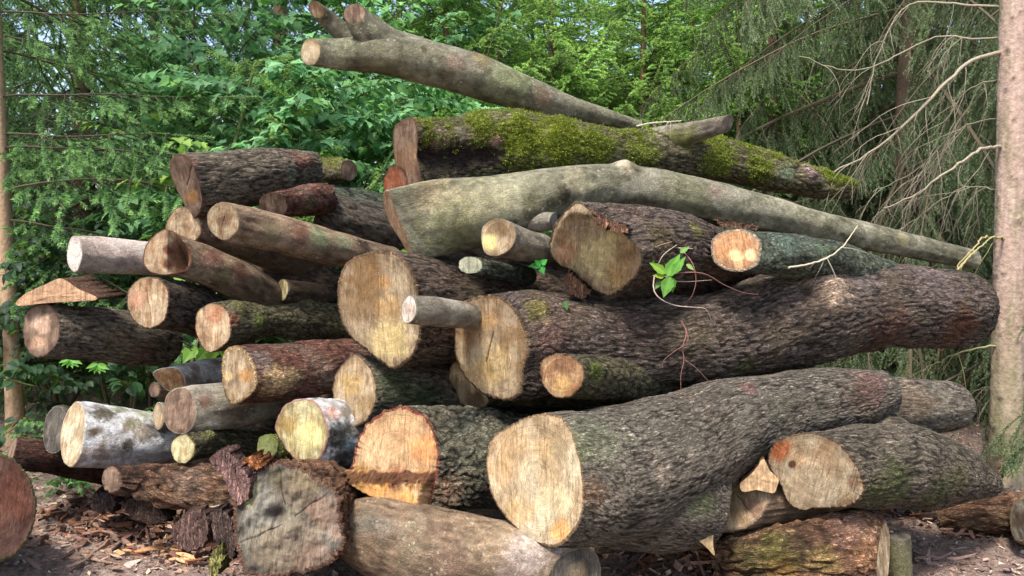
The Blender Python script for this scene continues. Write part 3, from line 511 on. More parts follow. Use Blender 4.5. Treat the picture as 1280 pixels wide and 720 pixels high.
# --- right
g = make_log('broad round pale cut face with a rust coloured corner at the right', [(958,572),(964,556),(978,547),(996,543),(1018,542),(1042,552),(1062,572),(1075,595),(1079,612),(1074,622),(1060,633),(1037,635),(1018,637),(1001,640),(984,631),(975,610),(968,596),(960,585)], 2.76,
    [(1090,582,52,2.92),(1140,584,50,3.1),(1190,593,38,3.2),(1243,606,12,3.3)], 'furrow', 'bright', rim=G(140,104,80), sp=1.6, lump=.014, thick=.035, end='round', tint=.8,
    fspots=[(975,562,16,G(190,110,66),.9),(1010,600,34,G(232,206,168),.75),(1068,602,11,G(150,112,84),.7),(1030,570,20,G(216,178,136),.5),(995,575,12,G(226,180,130),.5),(990,580,5,G(96,54,36),.9)], spots=[(1120,610,36,G(96,106,54),.6,.002),(1170,618,30,G(102,110,56),.6,.002),(1090,615,20,G(92,100,54),.6),(1200,600,20,G(112,110,62),.5),(1110,540,20,G(120,108,90),.4)])
make_log('low knob of a grey log resting on the mossy right log', None, 0, [(1090,540,16,3.25),(1118,540,19,3.2),(1138,548,12,3.3)], 'furrow', 'grey', end='round', tint=.85)
make_log('short grey log with rounded right end behind the long foreground stem', None, 0, [(1085,508,34,3.45),(1130,508,35,3.48),(1180,508,31,3.55),(1192,508,28,3.58)], 'grey', 'grey', end='round', sp=2, tint=1.05, spots=[(1110,500,16,G(130,150,120),.8),(1150,500,30,G(160,136,110),.5)])
make_log('smooth brown sawn end hidden between two logs low right of centre', [(872,610),(885,590),(905,572),(930,567),(952,575),(963,592),(964,615),(952,640),(932,658),(905,665),(885,658),(876,636)], 2.98, [(985,610,44,3.1),(1040,600,40,3.4)], 'brown', 'tan', sp=2, ragged=.03, fnoise=.008, tiltmax=45, cracks=[(-50,.1,.8)], fspots=[(915,610,30,G(160,138,106),.5),(945,635,14,G(120,84,70),.7),(915,580,20,G(80,64,50),.6)], tint=.9)
make_log('rough orange brown log with shredded bark at the bottom right', [(1096,700),(1099,672),(1103,655),(1110,654),(1113,675),(1112,705),(1108,730),(1098,735)], 2.72, [(1070,690,48,2.76),(1010,694,44,2.82),(950,698,34,2.9),(900,696,26,3.0)], 'rotten', 'tan', sp=1.7, relief=1.6, lump=.02, tint=.8, ragged=.04, tiltmax=70,
    spots=[(1030,700,20,G(176,150,90),.6),(1060,665,30,G(170,130,110),.7),(1085,690,22,G(190,140,100),.6),(970,690,30,G(112,110,56),.7),(930,700,24,G(100,96,56),.6),(1000,672,20,G(96,72,56),.6),(980,715,20,G(150,112,60),.6)])
make_log('upright grey green post stump beside the shredded log', ell(1124,670,14,4,0), 2.85, [(1124,700,15,2.86),(1124,745,15,2.87)], 'greysm', 'grey', cat='stump', name='stump', tint=.55, sp=2.4, tiltmax=72, end='cut', spots=[(1120,700,30,G(112,108,72),.6)])
make_log('flat layered rotten log at the foot of the right tree', None, 0, [(1172,648,12,3.55),(1210,643,21,3.5),(1250,641,24,3.5),(1290,640,24,3.6)], 'rotten', 'brown', sp=2, relief=1.2, tint=1.05, lump=.02)
make_log('cut end of a log with peeling bark at the lower right picture edge', ell(1276,650,15,30,0), 3.2, [(1300,650,30,3.4),(1360,650,28,3.7)], 'brown', 'grey', sp=2.2, thick=.14, fspots=[(1274,650,12,G(84,64,50),.8)])
# --- filler logs added deep inside, tinted dark so the gaps stay black
for (lab, a) in (('filler log added to darken the gap right of the red bark log', [(330,520,34,3.9),(470,500,34,3.9),(620,530,34,4.0)]), ('filler log added to darken the gap below the slim log', [(300,345,26,4.3),(380,360,28,4.3),(470,370,28,4.3)]),
                 ('filler log added to darken the gap under the huge dark trunk', [(600,520,34,3.7),(760,505,36,3.7),(1010,480,30,3.8)]), ('filler log added to darken the space under the big foreground log', [(740,680,40,3.4),(900,690,40,3.4),(1050,690,30,3.6)]),
                 ('filler log added to darken the gap under the ragged greenish face', [(560,370,34,3.85),(740,372,30,3.8),(900,360,30,3.85)]), ('filler log added to darken the space behind the long smooth trunk', [(520,320,34,4.1),(700,330,34,4.1),(960,350,30,4.2)]), ('filler log added to darken the space behind the mossy trunk', [(560,235,26,4.2),(750,235,24,4.2),(900,265,18,4.3)]),
                 ('filler log added to darken the space behind the rotten stump', [(180,640,30,3.7),(330,640,34,3.6),(560,650,34,3.5)]), ('filler log added to darken the space behind the thin greenish log', [(240,590,28,3.9),(330,580,30,3.9),(500,590,30,3.8)])):
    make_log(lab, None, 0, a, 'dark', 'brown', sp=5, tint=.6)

# ------------------------------------------------------------------ ground: one sheet to the horizon, with a bank added behind to block the bright horizon
def gz(x, y):
    x = np.asarray(x, float); y = np.asarray(y, float)
    b = ss(9, 26, y) * 2.6 + ss(14, 40, np.abs(x)) * 2
    p = np.stack([x * .5, y * .5, x * 0], -1).reshape(-1, 3); p2 = np.stack([x * 5, y * 5, x * 0], -1).reshape(-1, 3); p3 = np.stack([x * 22, y * 22, x * 0], -1).reshape(-1, 3)
    n = fbm(p, 2).reshape(x.shape) * .10; n2 = fbm(p2, 3).reshape(x.shape) * .035; n3 = noise(p3).reshape(x.shape) * .012
    near = ss(14, 5, np.hypot(x, y - 3))
    return b + n * ss(2, 9, np.hypot(x, y - 3)) + (n2 + n3) * near
def build_ground():
    t = np.linspace(-1, 1, 300); sp_ = np.sign(t) * (np.abs(t) * 3.6 + np.abs(t) ** 7 * 250)
    X, Y = np.meshgrid(sp_, sp_ + 3.0, indexing='ij'); Z = gz(X, Y)
    V = np.stack([X, Y, Z], -1).reshape(-1, 3); n = len(t)
    i = np.arange(n - 1)[:, None] * n; j = np.arange(n - 1)[None]
    Q = np.stack([i + j, i + n + j, i + n + j + 1, i + j + 1], -1).reshape(-1, 4)
    o = link('ground', mesh_np('ground', V, [Q]), M_GROUND); o['kind'] = 'structure'
build_ground()
def gpt(px, py):
    """the point of the ground seen at a given place of the photograph"""
    d = CF + (px - 640) / F * CR - (py - 360) / F * CU; t = -CAM_H / d[2]
    for _ in range(3): p = CP + d * t; t = (float(gz(p[0], p[1])) - CAM_H) / d[2]
    return CP + d * t

# litter: bark crumbs, needles, wood chips
def litter():
    n = 64000; r = RNG
    x = r.uniform(-4.2, 4.2, n); y = 2.3 + 4.5 * r.random(n) ** 1.3; z = gz(x, y)
    L = r.gamma(1.8, .0040, n) + .003; W = L * r.uniform(.12, .6, n); a = r.uniform(0, 2 * np.pi, n); tl = r.normal(0, .35, n)
    ax = np.stack([np.cos(a) * np.cos(tl), np.sin(a) * np.cos(tl), np.sin(tl)], 1); sx = np.stack([-np.sin(a), np.cos(a), r.normal(0, .35, n)], 1)
    c = np.stack([x, y, z + .004 + .5 * L * np.abs(np.sin(tl))], 1)
    j = lambda: r.uniform(.6, 1.2, n)[:, None]
    V = np.stack([c - ax * L[:, None] * j(), c + sx * W[:, None] * j() + [0, 0, .002], c + ax * L[:, None] * j(), c - sx * W[:, None] * j()], 1).reshape(-1, 3)
    pal = np.array([srgb(170, 146, 134), srgb(132, 106, 94), srgb(92, 74, 66), srgb(190, 170, 156), srgb(156, 118, 98), srgb(200, 172, 142), srgb(118, 110, 102), srgb(178, 132, 100)])
    k = r.choice(len(pal), n, p=[.22, .22, .2, .1, .1, .05, .08, .03]); cc = np.repeat(pal[k] * r.uniform(.7, 1.25, n)[:, None], 4, 0)
    o = link('bark_litter', mesh_np('bark_litter', V, [np.arange(4 * n).reshape(-1, 4)], cc, smooth=False), M_CHIP)
    tag(o, kind='stuff')
litter()

# ------------------------------------------------------------------ tubes and foliage pieces
class Acc:
    def __init__(s): s.V = []; s.C = []; s.Q = []; s.T = []; s.n = 0
    def add(s, V, C, Q=None, T=None):
        V = np.asarray(V).reshape(-1, 3); s.V.append(V); s.C.append(np.broadcast_to(C, V.shape))
        if Q is not None and len(Q): s.Q.append(np.asarray(Q) + s.n)
        if T is not None and len(T): s.T.append(np.asarray(T) + s.n)
        s.n += len(V)
    def tube(s, P, R, col, k=5):
        P = np.asarray(P, float); R = np.asarray(R, float); T = np.gradient(P, axis=0); T /= np.linalg.norm(T, axis=1)[:, None] + 1e-9
        u = np.cross(T, [.13, .21, .97]); u /= np.linalg.norm(u, axis=1)[:, None] + 1e-9; v = np.cross(T, u); th = np.linspace(0, 2 * np.pi, k, endpoint=False)
        V = P[:, None] + R[:, None, None] * (np.cos(th)[None, :, None] * u[:, None] + np.sin(th)[None, :, None] * v[:, None])
        j = np.arange(len(P) - 1)[:, None] * k; i = np.arange(k)[None]; s.add(V, col, np.stack([j + i, j + (i + 1) % k, j + k + (i + 1) % k, j + k + i], -1).reshape(-1, 4))
    def mesh(s, name, smooth=True):
        pl = []
        if s.Q: pl.append(np.concatenate(s.Q))
        if s.T: pl.append(np.concatenate(s.T))
        return mesh_np(name, np.vstack(s.V), pl, np.vstack(s.C), smooth=smooth)
def curve(p, d, L, sag, n, r, wig=.06):
    p = np.array(p, float); d = unit(np.array(d, float)); out = [p.copy()]
    for i in range(n):
        d = unit(d + np.array([0, 0, sag / n]) + r.normal(0, wig, 3)); p = p + d * L / n; out.append(p.copy())
    return np.array(out)
def needles(acc, P, per_m, nl, c0, c1, r, flat=.5, wid=.0013):
    seg = np.linalg.norm(np.diff(P, axis=0), axis=1); s = np.concatenate([[0], np.cumsum(seg)]); n = max(4, int(s[-1] * per_m))
    u = r.uniform(0, s[-1], n); B = np.stack([np.interp(u, s, P[:, k]) for k in range(3)], 1); T = np.gradient(P, axis=0)
    T = np.stack([np.interp(u, s, T[:, k]) for k in range(3)], 1); T /= np.linalg.norm(T, axis=1)[:, None]
    q = r.normal(size=(n, 3)); q[:, 2] *= (1 - flat); q -= (q * T).sum(1)[:, None] * T; q /= np.linalg.norm(q, axis=1)[:, None] + 1e-9
    D = T * .75 + q * .85; D /= np.linalg.norm(D, axis=1)[:, None]; sd = np.cross(D, r.normal(size=(n, 3))); sd /= np.linalg.norm(sd, axis=1)[:, None]
    l = nl * r.uniform(.7, 1.2, n)[:, None]
    V = np.stack([B + sd * wid, B - sd * wid, B + D * l], 1).reshape(-1, 3)
    t = np.clip(u / s[-1] + r.normal(0, .15, n), 0, 1); C = mix(np.tile(c0, (n, 1)), c1, t) * r.uniform(.8, 1.2, n)[:, None]  # paler towards the tip: fresh growth, with lit tips painted in
    acc.add(V, np.repeat(C, 3, 0), T=np.arange(3 * n).reshape(-1, 3))
WOODC = srgb(88, 78, 62)
def bough(seed, L=1.3, cbase=srgb(40, 70, 44), ctip=srgb(104, 148, 72), dens=520, side=26, sub=.3, sag=-.5, hang=.25, nl=.016, wid=.0016):
    r = np.random.default_rng(seed); a = Acc(); P = curve((0, 0, 0), (1, 0, .12), L, sag, 14, r, .05); a.tube(P, np.linspace(.0065, .0015, 15), WOODC)
    s = np.linspace(0, 1, 15)
    for k in range(side):
        t = .12 + .86 * k / side; b = np.array([np.interp(t, s, P[:, i]) for i in range(3)]); sg = 1 if k % 2 else -1; an = math.radians(r.uniform(42, 66))
        l = L * .42 * (1 - t * .72) * r.uniform(.7, 1.15) * min(1, .45 + t * 3)
        d = (math.cos(an), sg * math.sin(an), -.1 - hang * r.uniform(0, 1)); Q = curve(b, d, l, -.35 - hang, 7, r, .06); a.tube(Q, np.linspace(.004, .0012, 8), WOODC, 4)
        needles(a, Q[2:], dens, nl, cbase, mix(cbase[None], ctip, np.array([.7]))[0], r, wid=wid)
        for m in range(int(l / .055)):
            tt = r.uniform(.15, .98); bb = np.array([np.interp(tt, np.linspace(0, 1, 8), Q[:, i]) for i in range(3)])
            dd = unit(np.array(d)) + r.normal(0, .35, 3) + np.array([.25, (1 if m % 2 else -1) * .5, -hang * 1.6]); ll = sub * l * r.uniform(.35, .8)
            W = curve(bb, dd, ll, -.3 - hang, 4, r, .08); needles(a, W, dens, nl, cbase, ctip, r, wid=wid)
    needles(a, P[8:], dens, nl, cbase, ctip, r, wid=wid)
    return a.mesh('branch', False)
def weeper(seed, L=2.6, c0=srgb(90, 106, 76), c1=srgb(142, 160, 118), hangl=.42, n=84, dens=560):
    """a spruce branch whose side shoots hang down like a curtain"""
    r = np.random.default_rng(seed); a = Acc(); P = curve((0, 0, 0), (1, 0, .05), L, -.55, 16, r, .04); a.tube(P, np.linspace(.014, .003, 17), srgb(112, 100, 82)); s = np.linspace(0, 1, 17)
    for k in range(n):
        t = .1 + .9 * k / n; b = np.array([np.interp(t, s, P[:, i]) for i in range(3)]); l = hangl * r.uniform(.45, 1.2) * (1.1 - .5 * t)
        d = (r.uniform(.1, .7), r.uniform(-.8, .8), -.35); Q = curve(b, d, l, -2.2, 9, r, .07); a.tube(Q, np.linspace(.003, .001, 10), srgb(118, 106, 86), 3)
        if r.random() < .93: needles(a, Q[1:], dens, .016, c0, c1, r, 0, wid=.0022)
        for m in range(r.integers(3, 8)):
            tt = r.uniform(.2, .95); bb = np.array([np.interp(tt, np.linspace(0, 1, 10), Q[:, i]) for i in range(3)])
            W = curve(bb, (r.uniform(-.4, .6), r.uniform(-.6, .6), -.7), l * r.uniform(.2, .45), -1.2, 4, r, .12); a.tube(W, np.linspace(.0016, .0008, 5), srgb(122, 112, 92), 3)
            if r.random() < .9: needles(a, W, dens, .015, c0, c1, r, 0, wid=.0022)
    return a.mesh('branch', False)
def bare(seed, L=1.3, col=srgb(140, 128, 108), thick=.009, k=14):
    r = np.random.default_rng(seed); a = Acc(); P = curve((0, 0, 0), (1, 0, .1), L, -.5, 14, r, .07); a.tube(P, np.linspace(thick, .002, 15), col, 6); s = np.linspace(0, 1, 15)
    for m in range(k):
        t = r.uniform(.1, .97); b = np.array([np.interp(t, s, P[:, i]) for i in range(3)]); l = r.uniform(.12, .5) * (1.1 - t)
        Q = curve(b, (r.uniform(.2, .9), r.uniform(-.8, .8), r.uniform(-.9, .1)), l + .08, -1.2, 7, r, .12); a.tube(Q, np.linspace(.0028, .0009, 8), col * .9, 3)
        for q in range(3):
            bb = Q[r.integers(2, 7)]; W = curve(bb, (r.uniform(-.3, .8), r.uniform(-.6, .6), r.uniform(-.9, 0)), l * .4, -1, 4, r, .15); a.tube(W, np.linspace(.0014, .0007, 5), col * .85, 3)
    return a.mesh('dead_branch')
def leaf_shape(kind):
    if kind == 'maple':
        o = [(0, 0), (-.22, -.06), (-.46, .02), (-.30, .20), (-.56, .42), (-.30, .50), (-.20, .62), (-.14, .80), (0, 1.0), (.14, .80), (.20, .62), (.30, .50), (.56, .42), (.30, .20), (.46, .02), (.22, -.06)]
        o = [o[i] for i in (0, 1, 2, 3, 4, 5, 7, 8, 9, 11, 12, 13, 14, 15)]
    else: o = [(0, 0), (-.2, .1), (-.36, .34), (-.33, .6), (-.16, .86), (0, 1), (.16, .86), (.33, .6), (.36, .34), (.2, .1)]
    return np.array(o)
def add_leaf(acc, base, d, up, size, col, kind='maple', fold=.18, droop=.25):
    d = unit(d); sd = unit(np.cross(d, up)); up = np.cross(sd, d); o = leaf_shape(kind)
    z = fold * np.abs(o[:, 0]) - droop * o[:, 1] ** 2
    V = base + size * (o[:, :1] * sd + o[:, 1:] * d + z[:, None] * up); m = base + size * (.42 * d - droop * .15 * up)
    n = len(o); V = np.vstack([V, m]); T = np.stack([np.full(n, n), np.arange(n), (np.arange(n) + 1) % n], -1)
    acc.add(V, col, T=T)
def spray(seed, n=16, size=.095, L=.5, c0=srgb(58, 100, 74), c1=srgb(96, 146, 96), kind='maple', sag=-.3):
    r = np.random.default_rng(seed); a = Acc(); P = curve((0, 0, 0), (1, 0, .3), L, sag, 8, r, .06); a.tube(P, np.linspace(.005, .0015, 9), srgb(90, 96, 60), 4)
    for k in range(n):
        t = .15 + .85 * (k // 2) / (n / 2); b = np.array([np.interp(t, np.linspace(0, 1, 9), P[:, i]) for i in range(3)]); sg = 1 if k % 2 else -1
        d = np.array([r.uniform(.2, .9), sg * r.uniform(.4, 1), r.uniform(-.1, .35)]); st = b + unit(d) * size * r.uniform(.5, .9); a.tube([b, st], [.0012, .001], srgb(120, 120, 70), 3)
        dd = d + np.array([0, 0, -.55]) + r.normal(0, .15, 3); up = unit(np.array([0, 0, 1.0]) + r.normal(0, .3, 3)); s_ = size * r.uniform(.7, 1.25)
        add_leaf(a, st, dd, up, s_, mix(c0[None], c1, np.array([r.random()]))[0] * r.uniform(.85, 1.15), kind)
    return a.mesh('leafy_branch', False)

B_DARK = [bough(10 + i, 1.3, srgb(50, 82, 58), srgb(116, 156, 100), dens=620, wid=.0024, nl=.018) for i in range(3)]
B_TIP = [bough(20 + i, 1.3, srgb(58, 96, 68), srgb(156, 194, 122), dens=800, hang=.16, sag=-.25, side=26, sub=.34, wid=.0026, nl=.018) for i in range(3)]
B_YOUNG = [bough(30 + i, 1.3, srgb(120, 168, 92), srgb(204, 232, 136), dens=620, side=32, sag=.1, hang=.0, nl=.024, wid=.0046) for i in range(3)]
B_WEEP = [weeper(40 + i) for i in range(3)]
B_WEEPD = [weeper(50 + i, c0=srgb(52, 72, 50), c1=srgb(92, 120, 76), hangl=.36, n=76) for i in range(2)]
B_BARE = [bare(60 + i) for i in range(4)]
S_MAPLE = [spray(70 + i, n=20, size=.078, c0=srgb(72, 122, 84), c1=srgb(142, 190, 128)) for i in range(4)]
S_BRIGHT = [spray(80 + i, c0=srgb(104, 146, 66), c1=srgb(160, 190, 88), n=10, L=.35, size=.07) for i in range(2)]
S_BUSH = [spray(90 + i, n=22, size=.06, L=.5, c0=srgb(30, 52, 38), c1=srgb(54, 88, 54), kind='oval') for i in range(3)]
S_LOW = [spray(95 + i, n=20, size=.045, L=.4, c0=srgb(60, 100, 56), c1=srgb(110, 156, 88), kind='oval') for i in range(2)]
UL = {m.name: 2.6 for m in B_WEEP + B_WEEPD}
def trunk_mesh(H, r0, r1, lean=(0, 0), col=srgb(120, 96, 80), k=14, n=40, seed=0, wob=.01, name='trunk', col2=None, knots=0):
    r = np.random.default_rng(seed); t = np.linspace(0, 1, n + 1); P = np.stack([lean[0] * t + wob * np.sin(t * 9 + seed), lean[1] * t + wob * np.cos(t * 7), -.1 + (H + .1) * t], 1)
    R = r0 + (r1 - r0) * t + r0 * .45 * np.exp(-t * H / .16); a = Acc(); a.tube(P, R, col, k); V = a.V[0]; V = V + .0025 * r.normal(size=V.shape)
    p = V * np.array([14, 14, 5.0]) + seed; C = np.tile(col, (len(V), 1)) * (1 + .35 * fbm(p, 3)[:, None])
    if col2 is not None: C = mix(C, col2, ss(.05, .3, fbm(p * .4 + 3, 2)))
    a.V[0] = V; a.C[0] = C
    return a.mesh(name)
def add_branch(root, me, h, az, tilt, s, name='branch', mat=None, off=(0, 0), roll=None):
    o = bpy.data.objects.new(name, me); COL.objects.link(o)
    if not me.materials: me.materials.append(mat)
    o.parent = root; o.location = (off[0], off[1], h); o.rotation_euler = (random.uniform(-.25, .25) if roll is None else roll, tilt, az); o.scale = (s, s, s); return o
def tree_root(x, y, label, cat='tree', name='spruce_tree', group=None):
    return empty(name, (x, y, float(gz(x, y))), label, cat, group)
def spruce(x, y, label, H=7, h0=.3, rad=1.4, boughs=B_DARK, n=70, r0=.09, mat=None, trunkc=srgb(104, 84, 66), lean=(0, 0), tilt=(0.1, .4), top=.3, group=None, name='spruce_tree', azr=None, fat=0.0):
    root = tree_root(x, y, label, 'tree', name, group)
    o = link('trunk', trunk_mesh(H, r0, r0 * .25, lean, trunkc, seed=int(abs(x * 10))), M_TRUNK); o.parent = root; o.location = (0, 0, 0)
    for k in range(n):
        t = ((k + random.random() * .7) / n) ** 1.15; h = h0 + (H - h0 - .1) * t; me_ = random.choice(boughs); s = rad * ((1 - t) ** .8 * (1 - fat) + fat + .12) * random.uniform(.75, 1.15) / UL.get(me_.name, 1.3)
        az = k * 2.399 + random.uniform(-.4, .4) if azr is None else random.uniform(*azr)
        add_branch(root, me_, h, az, random.uniform(*tilt) * (1.2 - t), s, 'branch', mat or M_NEEDLE, off=(lean[0] * h / H, lean[1] * h / H))
    return root
def shrub(x, y, label, H=2.6, rad=1.1, sprays=S_MAPLE, n=160, cat='shrub', name='broadleaf_shrub', stems=4, group=None, smin=.8, smax=1.3):
    root = tree_root(x, y, label, cat, name, group); a = Acc(); r = np.random.default_rng(int(abs(x * 97 + y * 31)))
    for k in range(stems):
        P = curve((r.normal(0, .1), r.normal(0, .1), -.05), (r.normal(0, .25), r.normal(0, .25), 1), H * r.uniform(.7, .95), .2, 12, r, .05); a.tube(P, np.linspace(.02, .005, 13), srgb(92, 84, 62), 6)
    o = link('stem', a.mesh('stem'), M_TRUNK); o.parent = root; o.location = (0, 0, 0)
    for k in range(n):
        h = H * random.uniform(.08, 1) ** .8; q = math.sqrt(random.random()); rr = rad * q * (1.05 - .5 * (h / H) ** 2); az = random.uniform(0, 2 * math.pi)
        o = add_branch(root, random.choice(sprays), h, az + random.uniform(-.5, .5), random.uniform(-.3, .35), random.uniform(smin, smax), 'leafy_branch', M_LEAF, off=(rr * math.cos(az) * .8, rr * math.sin(az) * .8))
    return root
def X(px, d): return (px - 640) / F * d

# left: a thin brown spruce trunk at the picture edge with sweeping branches, and its neighbours
t = spruce(X(8, 5.0), 5.0, 'spruce with slim brown trunk at the far left edge and sweeping light tipped branches', H=8, h0=1.25, rad=1.7, boughs=B_TIP, n=26, r0=.055, trunkc=srgb(160, 134, 106), tilt=(-.1, .3), azr=(-.35, 1.3), fat=.3)
spruce(X(-150, 5.6), 5.6, 'spruce just outside the left edge whose light tipped branches reach into view', H=7, h0=1.3, rad=1.9, boughs=B_TIP, n=16, tilt=(-.1, .3), azr=(-.3, .9), fat=.3)
spruce(X(110, 7.0), 7.0, 'dark dense spruce behind the slim brown trunk at the left', H=9, h0=.3, rad=1.9, boughs=B_DARK, n=110, r0=.1)
spruce(X(230, 8.2), 8.2, 'dark spruce standing between the left spruce and the broadleaf shrubs', H=9.5, h0=.3, rad=1.9, boughs=B_DARK, n=110, r0=.11)
spruce(X(-60, 8.5), 8.5, 'tall spruce deep in the shade beyond the far left trunk', H=10, h0=.3, rad=2.2, boughs=B_DARK, n=100, r0=.12)
# broadleaf thicket behind the upper left of the pile
shrub(X(275, 6.4), 6.4, 'blue green maple leaved shrub above the thick furrowed grey log', H=2.9, rad=.9, n=190)
shrub(X(350, 5.7), 5.7, 'lobed leaved shrub in the middle of the thicket behind the pile', H=2.5, rad=.8, n=190)
shrub(X(450, 6.0), 6.0, 'lush lobed leaved shrub under the forked limb', H=2.6, rad=.9, n=200)
shrub(X(540, 6.6), 6.6, 'dark leaved shrub behind the mossy trunk cut face', H=2.5, rad=.9, n=150)
shrub(X(330, 7.2), 7.2, 'taller maple in the shade above the thicket, its crown reaching the top of the picture', H=4.6, rad=1.5, n=280, name='young_maple', cat='tree')
shrub(X(470, 7.8), 7.8, 'young maple with dense leaves behind the forked limb', H=5, rad=1.4, n=260, name='young_maple', cat='tree')
# saplings seen one by one
def sapling(px0, py0, px1, py1, d, r, label, col, sprays, n, top=.55, name='sapling', s=.7, mat=None, tilt=(-.2, .2)):
    p0 = at(px0, py0, d); p1 = at(px1, py1, d); dirn = (p1 - p0) / (p1[2] - p0[2]); g0 = p0 - dirn * p0[2]
    root = tree_root(g0[0], g0[1], label, 'sapling', name); H = p1[2]
    o = link('trunk', trunk_mesh(H, r, r * .45, (dirn[0] * H, dirn[1] * H), col, k=8, n=20, wob=.006), M_TRUNK); o.parent = root; o.location = (0, 0, 0)
    for k in range(n):
        t = top + (1 - top) * (k + .5) / n; add_branch(root, random.choice(sprays), H * t, k * 2.4, random.uniform(*tilt), s * (1.25 - t), 'branch', mat or M_NEEDLE, off=(dirn[0] * H * t, dirn[1] * H * t))
sapling(288, 190, 318, 76, 5.2, .021, 'pale green barked sapling stem rising behind the furrowed grey log', srgb(128, 136, 88), B_YOUNG, 6, .93, s=.9)
sapling(285, 190, 232, 55, 5.6, .009, 'thin leaning grey stick like stem left of the pale sapling', srgb(120, 108, 92), B_BARE, 3, .8, s=.4, mat=M_TWIG)
sapling(373, 185, 374, 85, 5.1, .007, 'little spruce leader with short level whorls behind the upper left logs', srgb(124, 118, 76), B_YOUNG, 16, .62, s=.55)
shrub(X(262, 5.0), 5.0, 'seedling with bright yellow green leaves poking up behind the furrowed grey log', H=1.98, rad=.16, sprays=S_BRIGHT, n=9, cat='seedling', name='seedling', stems=1)
shrub(X(212, 4.4), 4.4, 'small yellow green leafed twig at the left of the dark split cut face', H=1.55, rad=.12, sprays=S_BRIGHT, n=5, cat='seedling', name='seedling', stems=1)
shrub(X(232, 6.2), 5.4, 'yellow green leaved twig left of the leaning thin stem', H=2.35, rad=.14, sprays=S_BRIGHT, n=5, cat='seedling', name='seedling', stems=1)
shrub(X(470, 5.3), 5.0, 'low spruce green bush between the upper left logs and the mossy trunk', H=1.8, rad=.4, sprays=B_YOUNG, n=26, cat='bush', name='young_spruce', stems=1, smin=.3, smax=.5)
# centre: bright young spruces with sky between them
CEN = [(560, 7.6, 5.6, 'bright young spruce touching the forked limb near its bump'), (625, 9.0, 6.0, 'light green spruce seen just above the middle of the forked limb'), (690, 8.2, 4.6, 'light green spruce left of the sky gap at the top centre'),
       (735, 9.8, 4.6, 'slender light green spruce right under the sky gap'), (800, 8.6, 5.4, 'young spruce with brownish stem right of the sky gap'), (860, 9.6, 6.0, 'fresh green spruce left of the drooping spruce'),
       (920, 8.0, 4.8, 'young spruce glowing green behind the stub of the mossy trunk'), (1000, 8.8, 5.4, 'fresh green spruce half hidden by the hanging grey branches'), (500, 9.5, 6.5, 'taller mid green spruce behind the forked limb ends'), (1090, 9.0, 5.6, 'green spruce deep behind the curtain of dead twigs')]
CEN += [(590, 11.5, 6.2, 'pale green spruce tip further back above the bump of the forked limb'), (665, 11.0, 5.6, 'pale green spruce further back over the middle of the forked limb'), (700, 12.0, 4.4, 'small airy spruce furthest back under the sky gap'),
        (775, 11.5, 5.8, 'airy far spruce between the sky gap and the stub of the mossy trunk'), (835, 12.0, 6.4, 'hazy green spruce far back left of the drooping spruce'), (895, 11.0, 6.0, 'hazy green spruce far back above the mossy stub'), (960, 12.0, 6.6, 'hazy green spruce far back above the tip of the mossy trunk')]
for px, d, H, lab in CEN: spruce(X(px, d), d, lab, H=H, h0=.2, rad=1.35, boughs=B_YOUNG, n=110, r0=.05, fat=.25, tilt=(-.25, .15), trunkc=srgb(122, 100, 72))
# right: spruces with hanging branches
spruce(X(1130, 6.6), 6.6, 'tall spruce with grey green curtains of hanging shoots in the upper right', H=9, h0=.5, rad=3.6, boughs=B_WEEP, n=120, r0=.13, tilt=(.15, .5), trunkc=srgb(86, 72, 60))
spruce(X(1290, 5.6), 5.6, 'spruce behind the pinkish trunk with sparse drooping grey shoots', H=8, h0=.4, rad=2.6, boughs=B_WEEP, n=90, r0=.1, tilt=(.2, .6), trunkc=srgb(86, 72, 60))
spruce(X(960, 7.4), 7.4, 'narrow dark spruce hanging over the right end of the mossy trunk', H=6.2, h0=.4, rad=1.7, boughs=B_WEEPD, n=90, r0=.08, tilt=(.2, .6))
spruce(X(1230, 8.5), 8.5, 'very dark spruce filling the shade behind the right tree', H=10, h0=.3, rad=2.4, boughs=B_DARK + B_WEEPD, n=120, r0=.12)
spruce(X(1080, 8.0), 7.6, 'low dark spruce behind the right end of the huge dark trunk', H=4.5, h0=.1, rad=2.0, boughs=B_DARK + B_WEEPD, n=110, r0=.08)
spruce(X(1430, 7.0), 7.0, 'shaded spruce whose branches fill the lower right edge', H=8, h0=.2, rad=2.3, boughs=B_WEEPD, n=80, r0=.1)
spruce(X(700, 7.2), 7.0, 'low dark spruce directly behind the middle of the pile', H=2.6, h0=.1, rad=1.3, boughs=B_DARK, n=80, r0=.05)
spruce(X(870, 7.0), 6.6, 'low spruce behind the pile below the glowing young spruces', H=2.4, h0=.1, rad=1.3, boughs=B_DARK, n=80, r0=.05)
shrub(X(60, 6.0), 6.0, 'dark leafy bush in the shade left of the pile', H=1.5, rad=1.0, sprays=S_BUSH, n=170, cat='bush', name='bush')
shrub(X(150, 5.4), 5.4, 'dark leafy bush behind the left stack', H=1.3, rad=.8, sprays=S_BUSH, n=150, cat='bush', name='bush')
shrub(X(100, 4.15), 4.15, 'patch of low green plants on the ground left of the pile', H=.34, rad=.42, sprays=S_LOW, n=110, cat='undergrowth', name='low_plants', smin=.3, smax=.6)
shrub(X(1180, 5.6), 5.4, 'tangled low bush between the right logs and the pinkish trunk', H=1.1, rad=.7, sprays=B_WEEPD + B_BARE, n=44, cat='bush', name='bush', smin=.18, smax=.32)
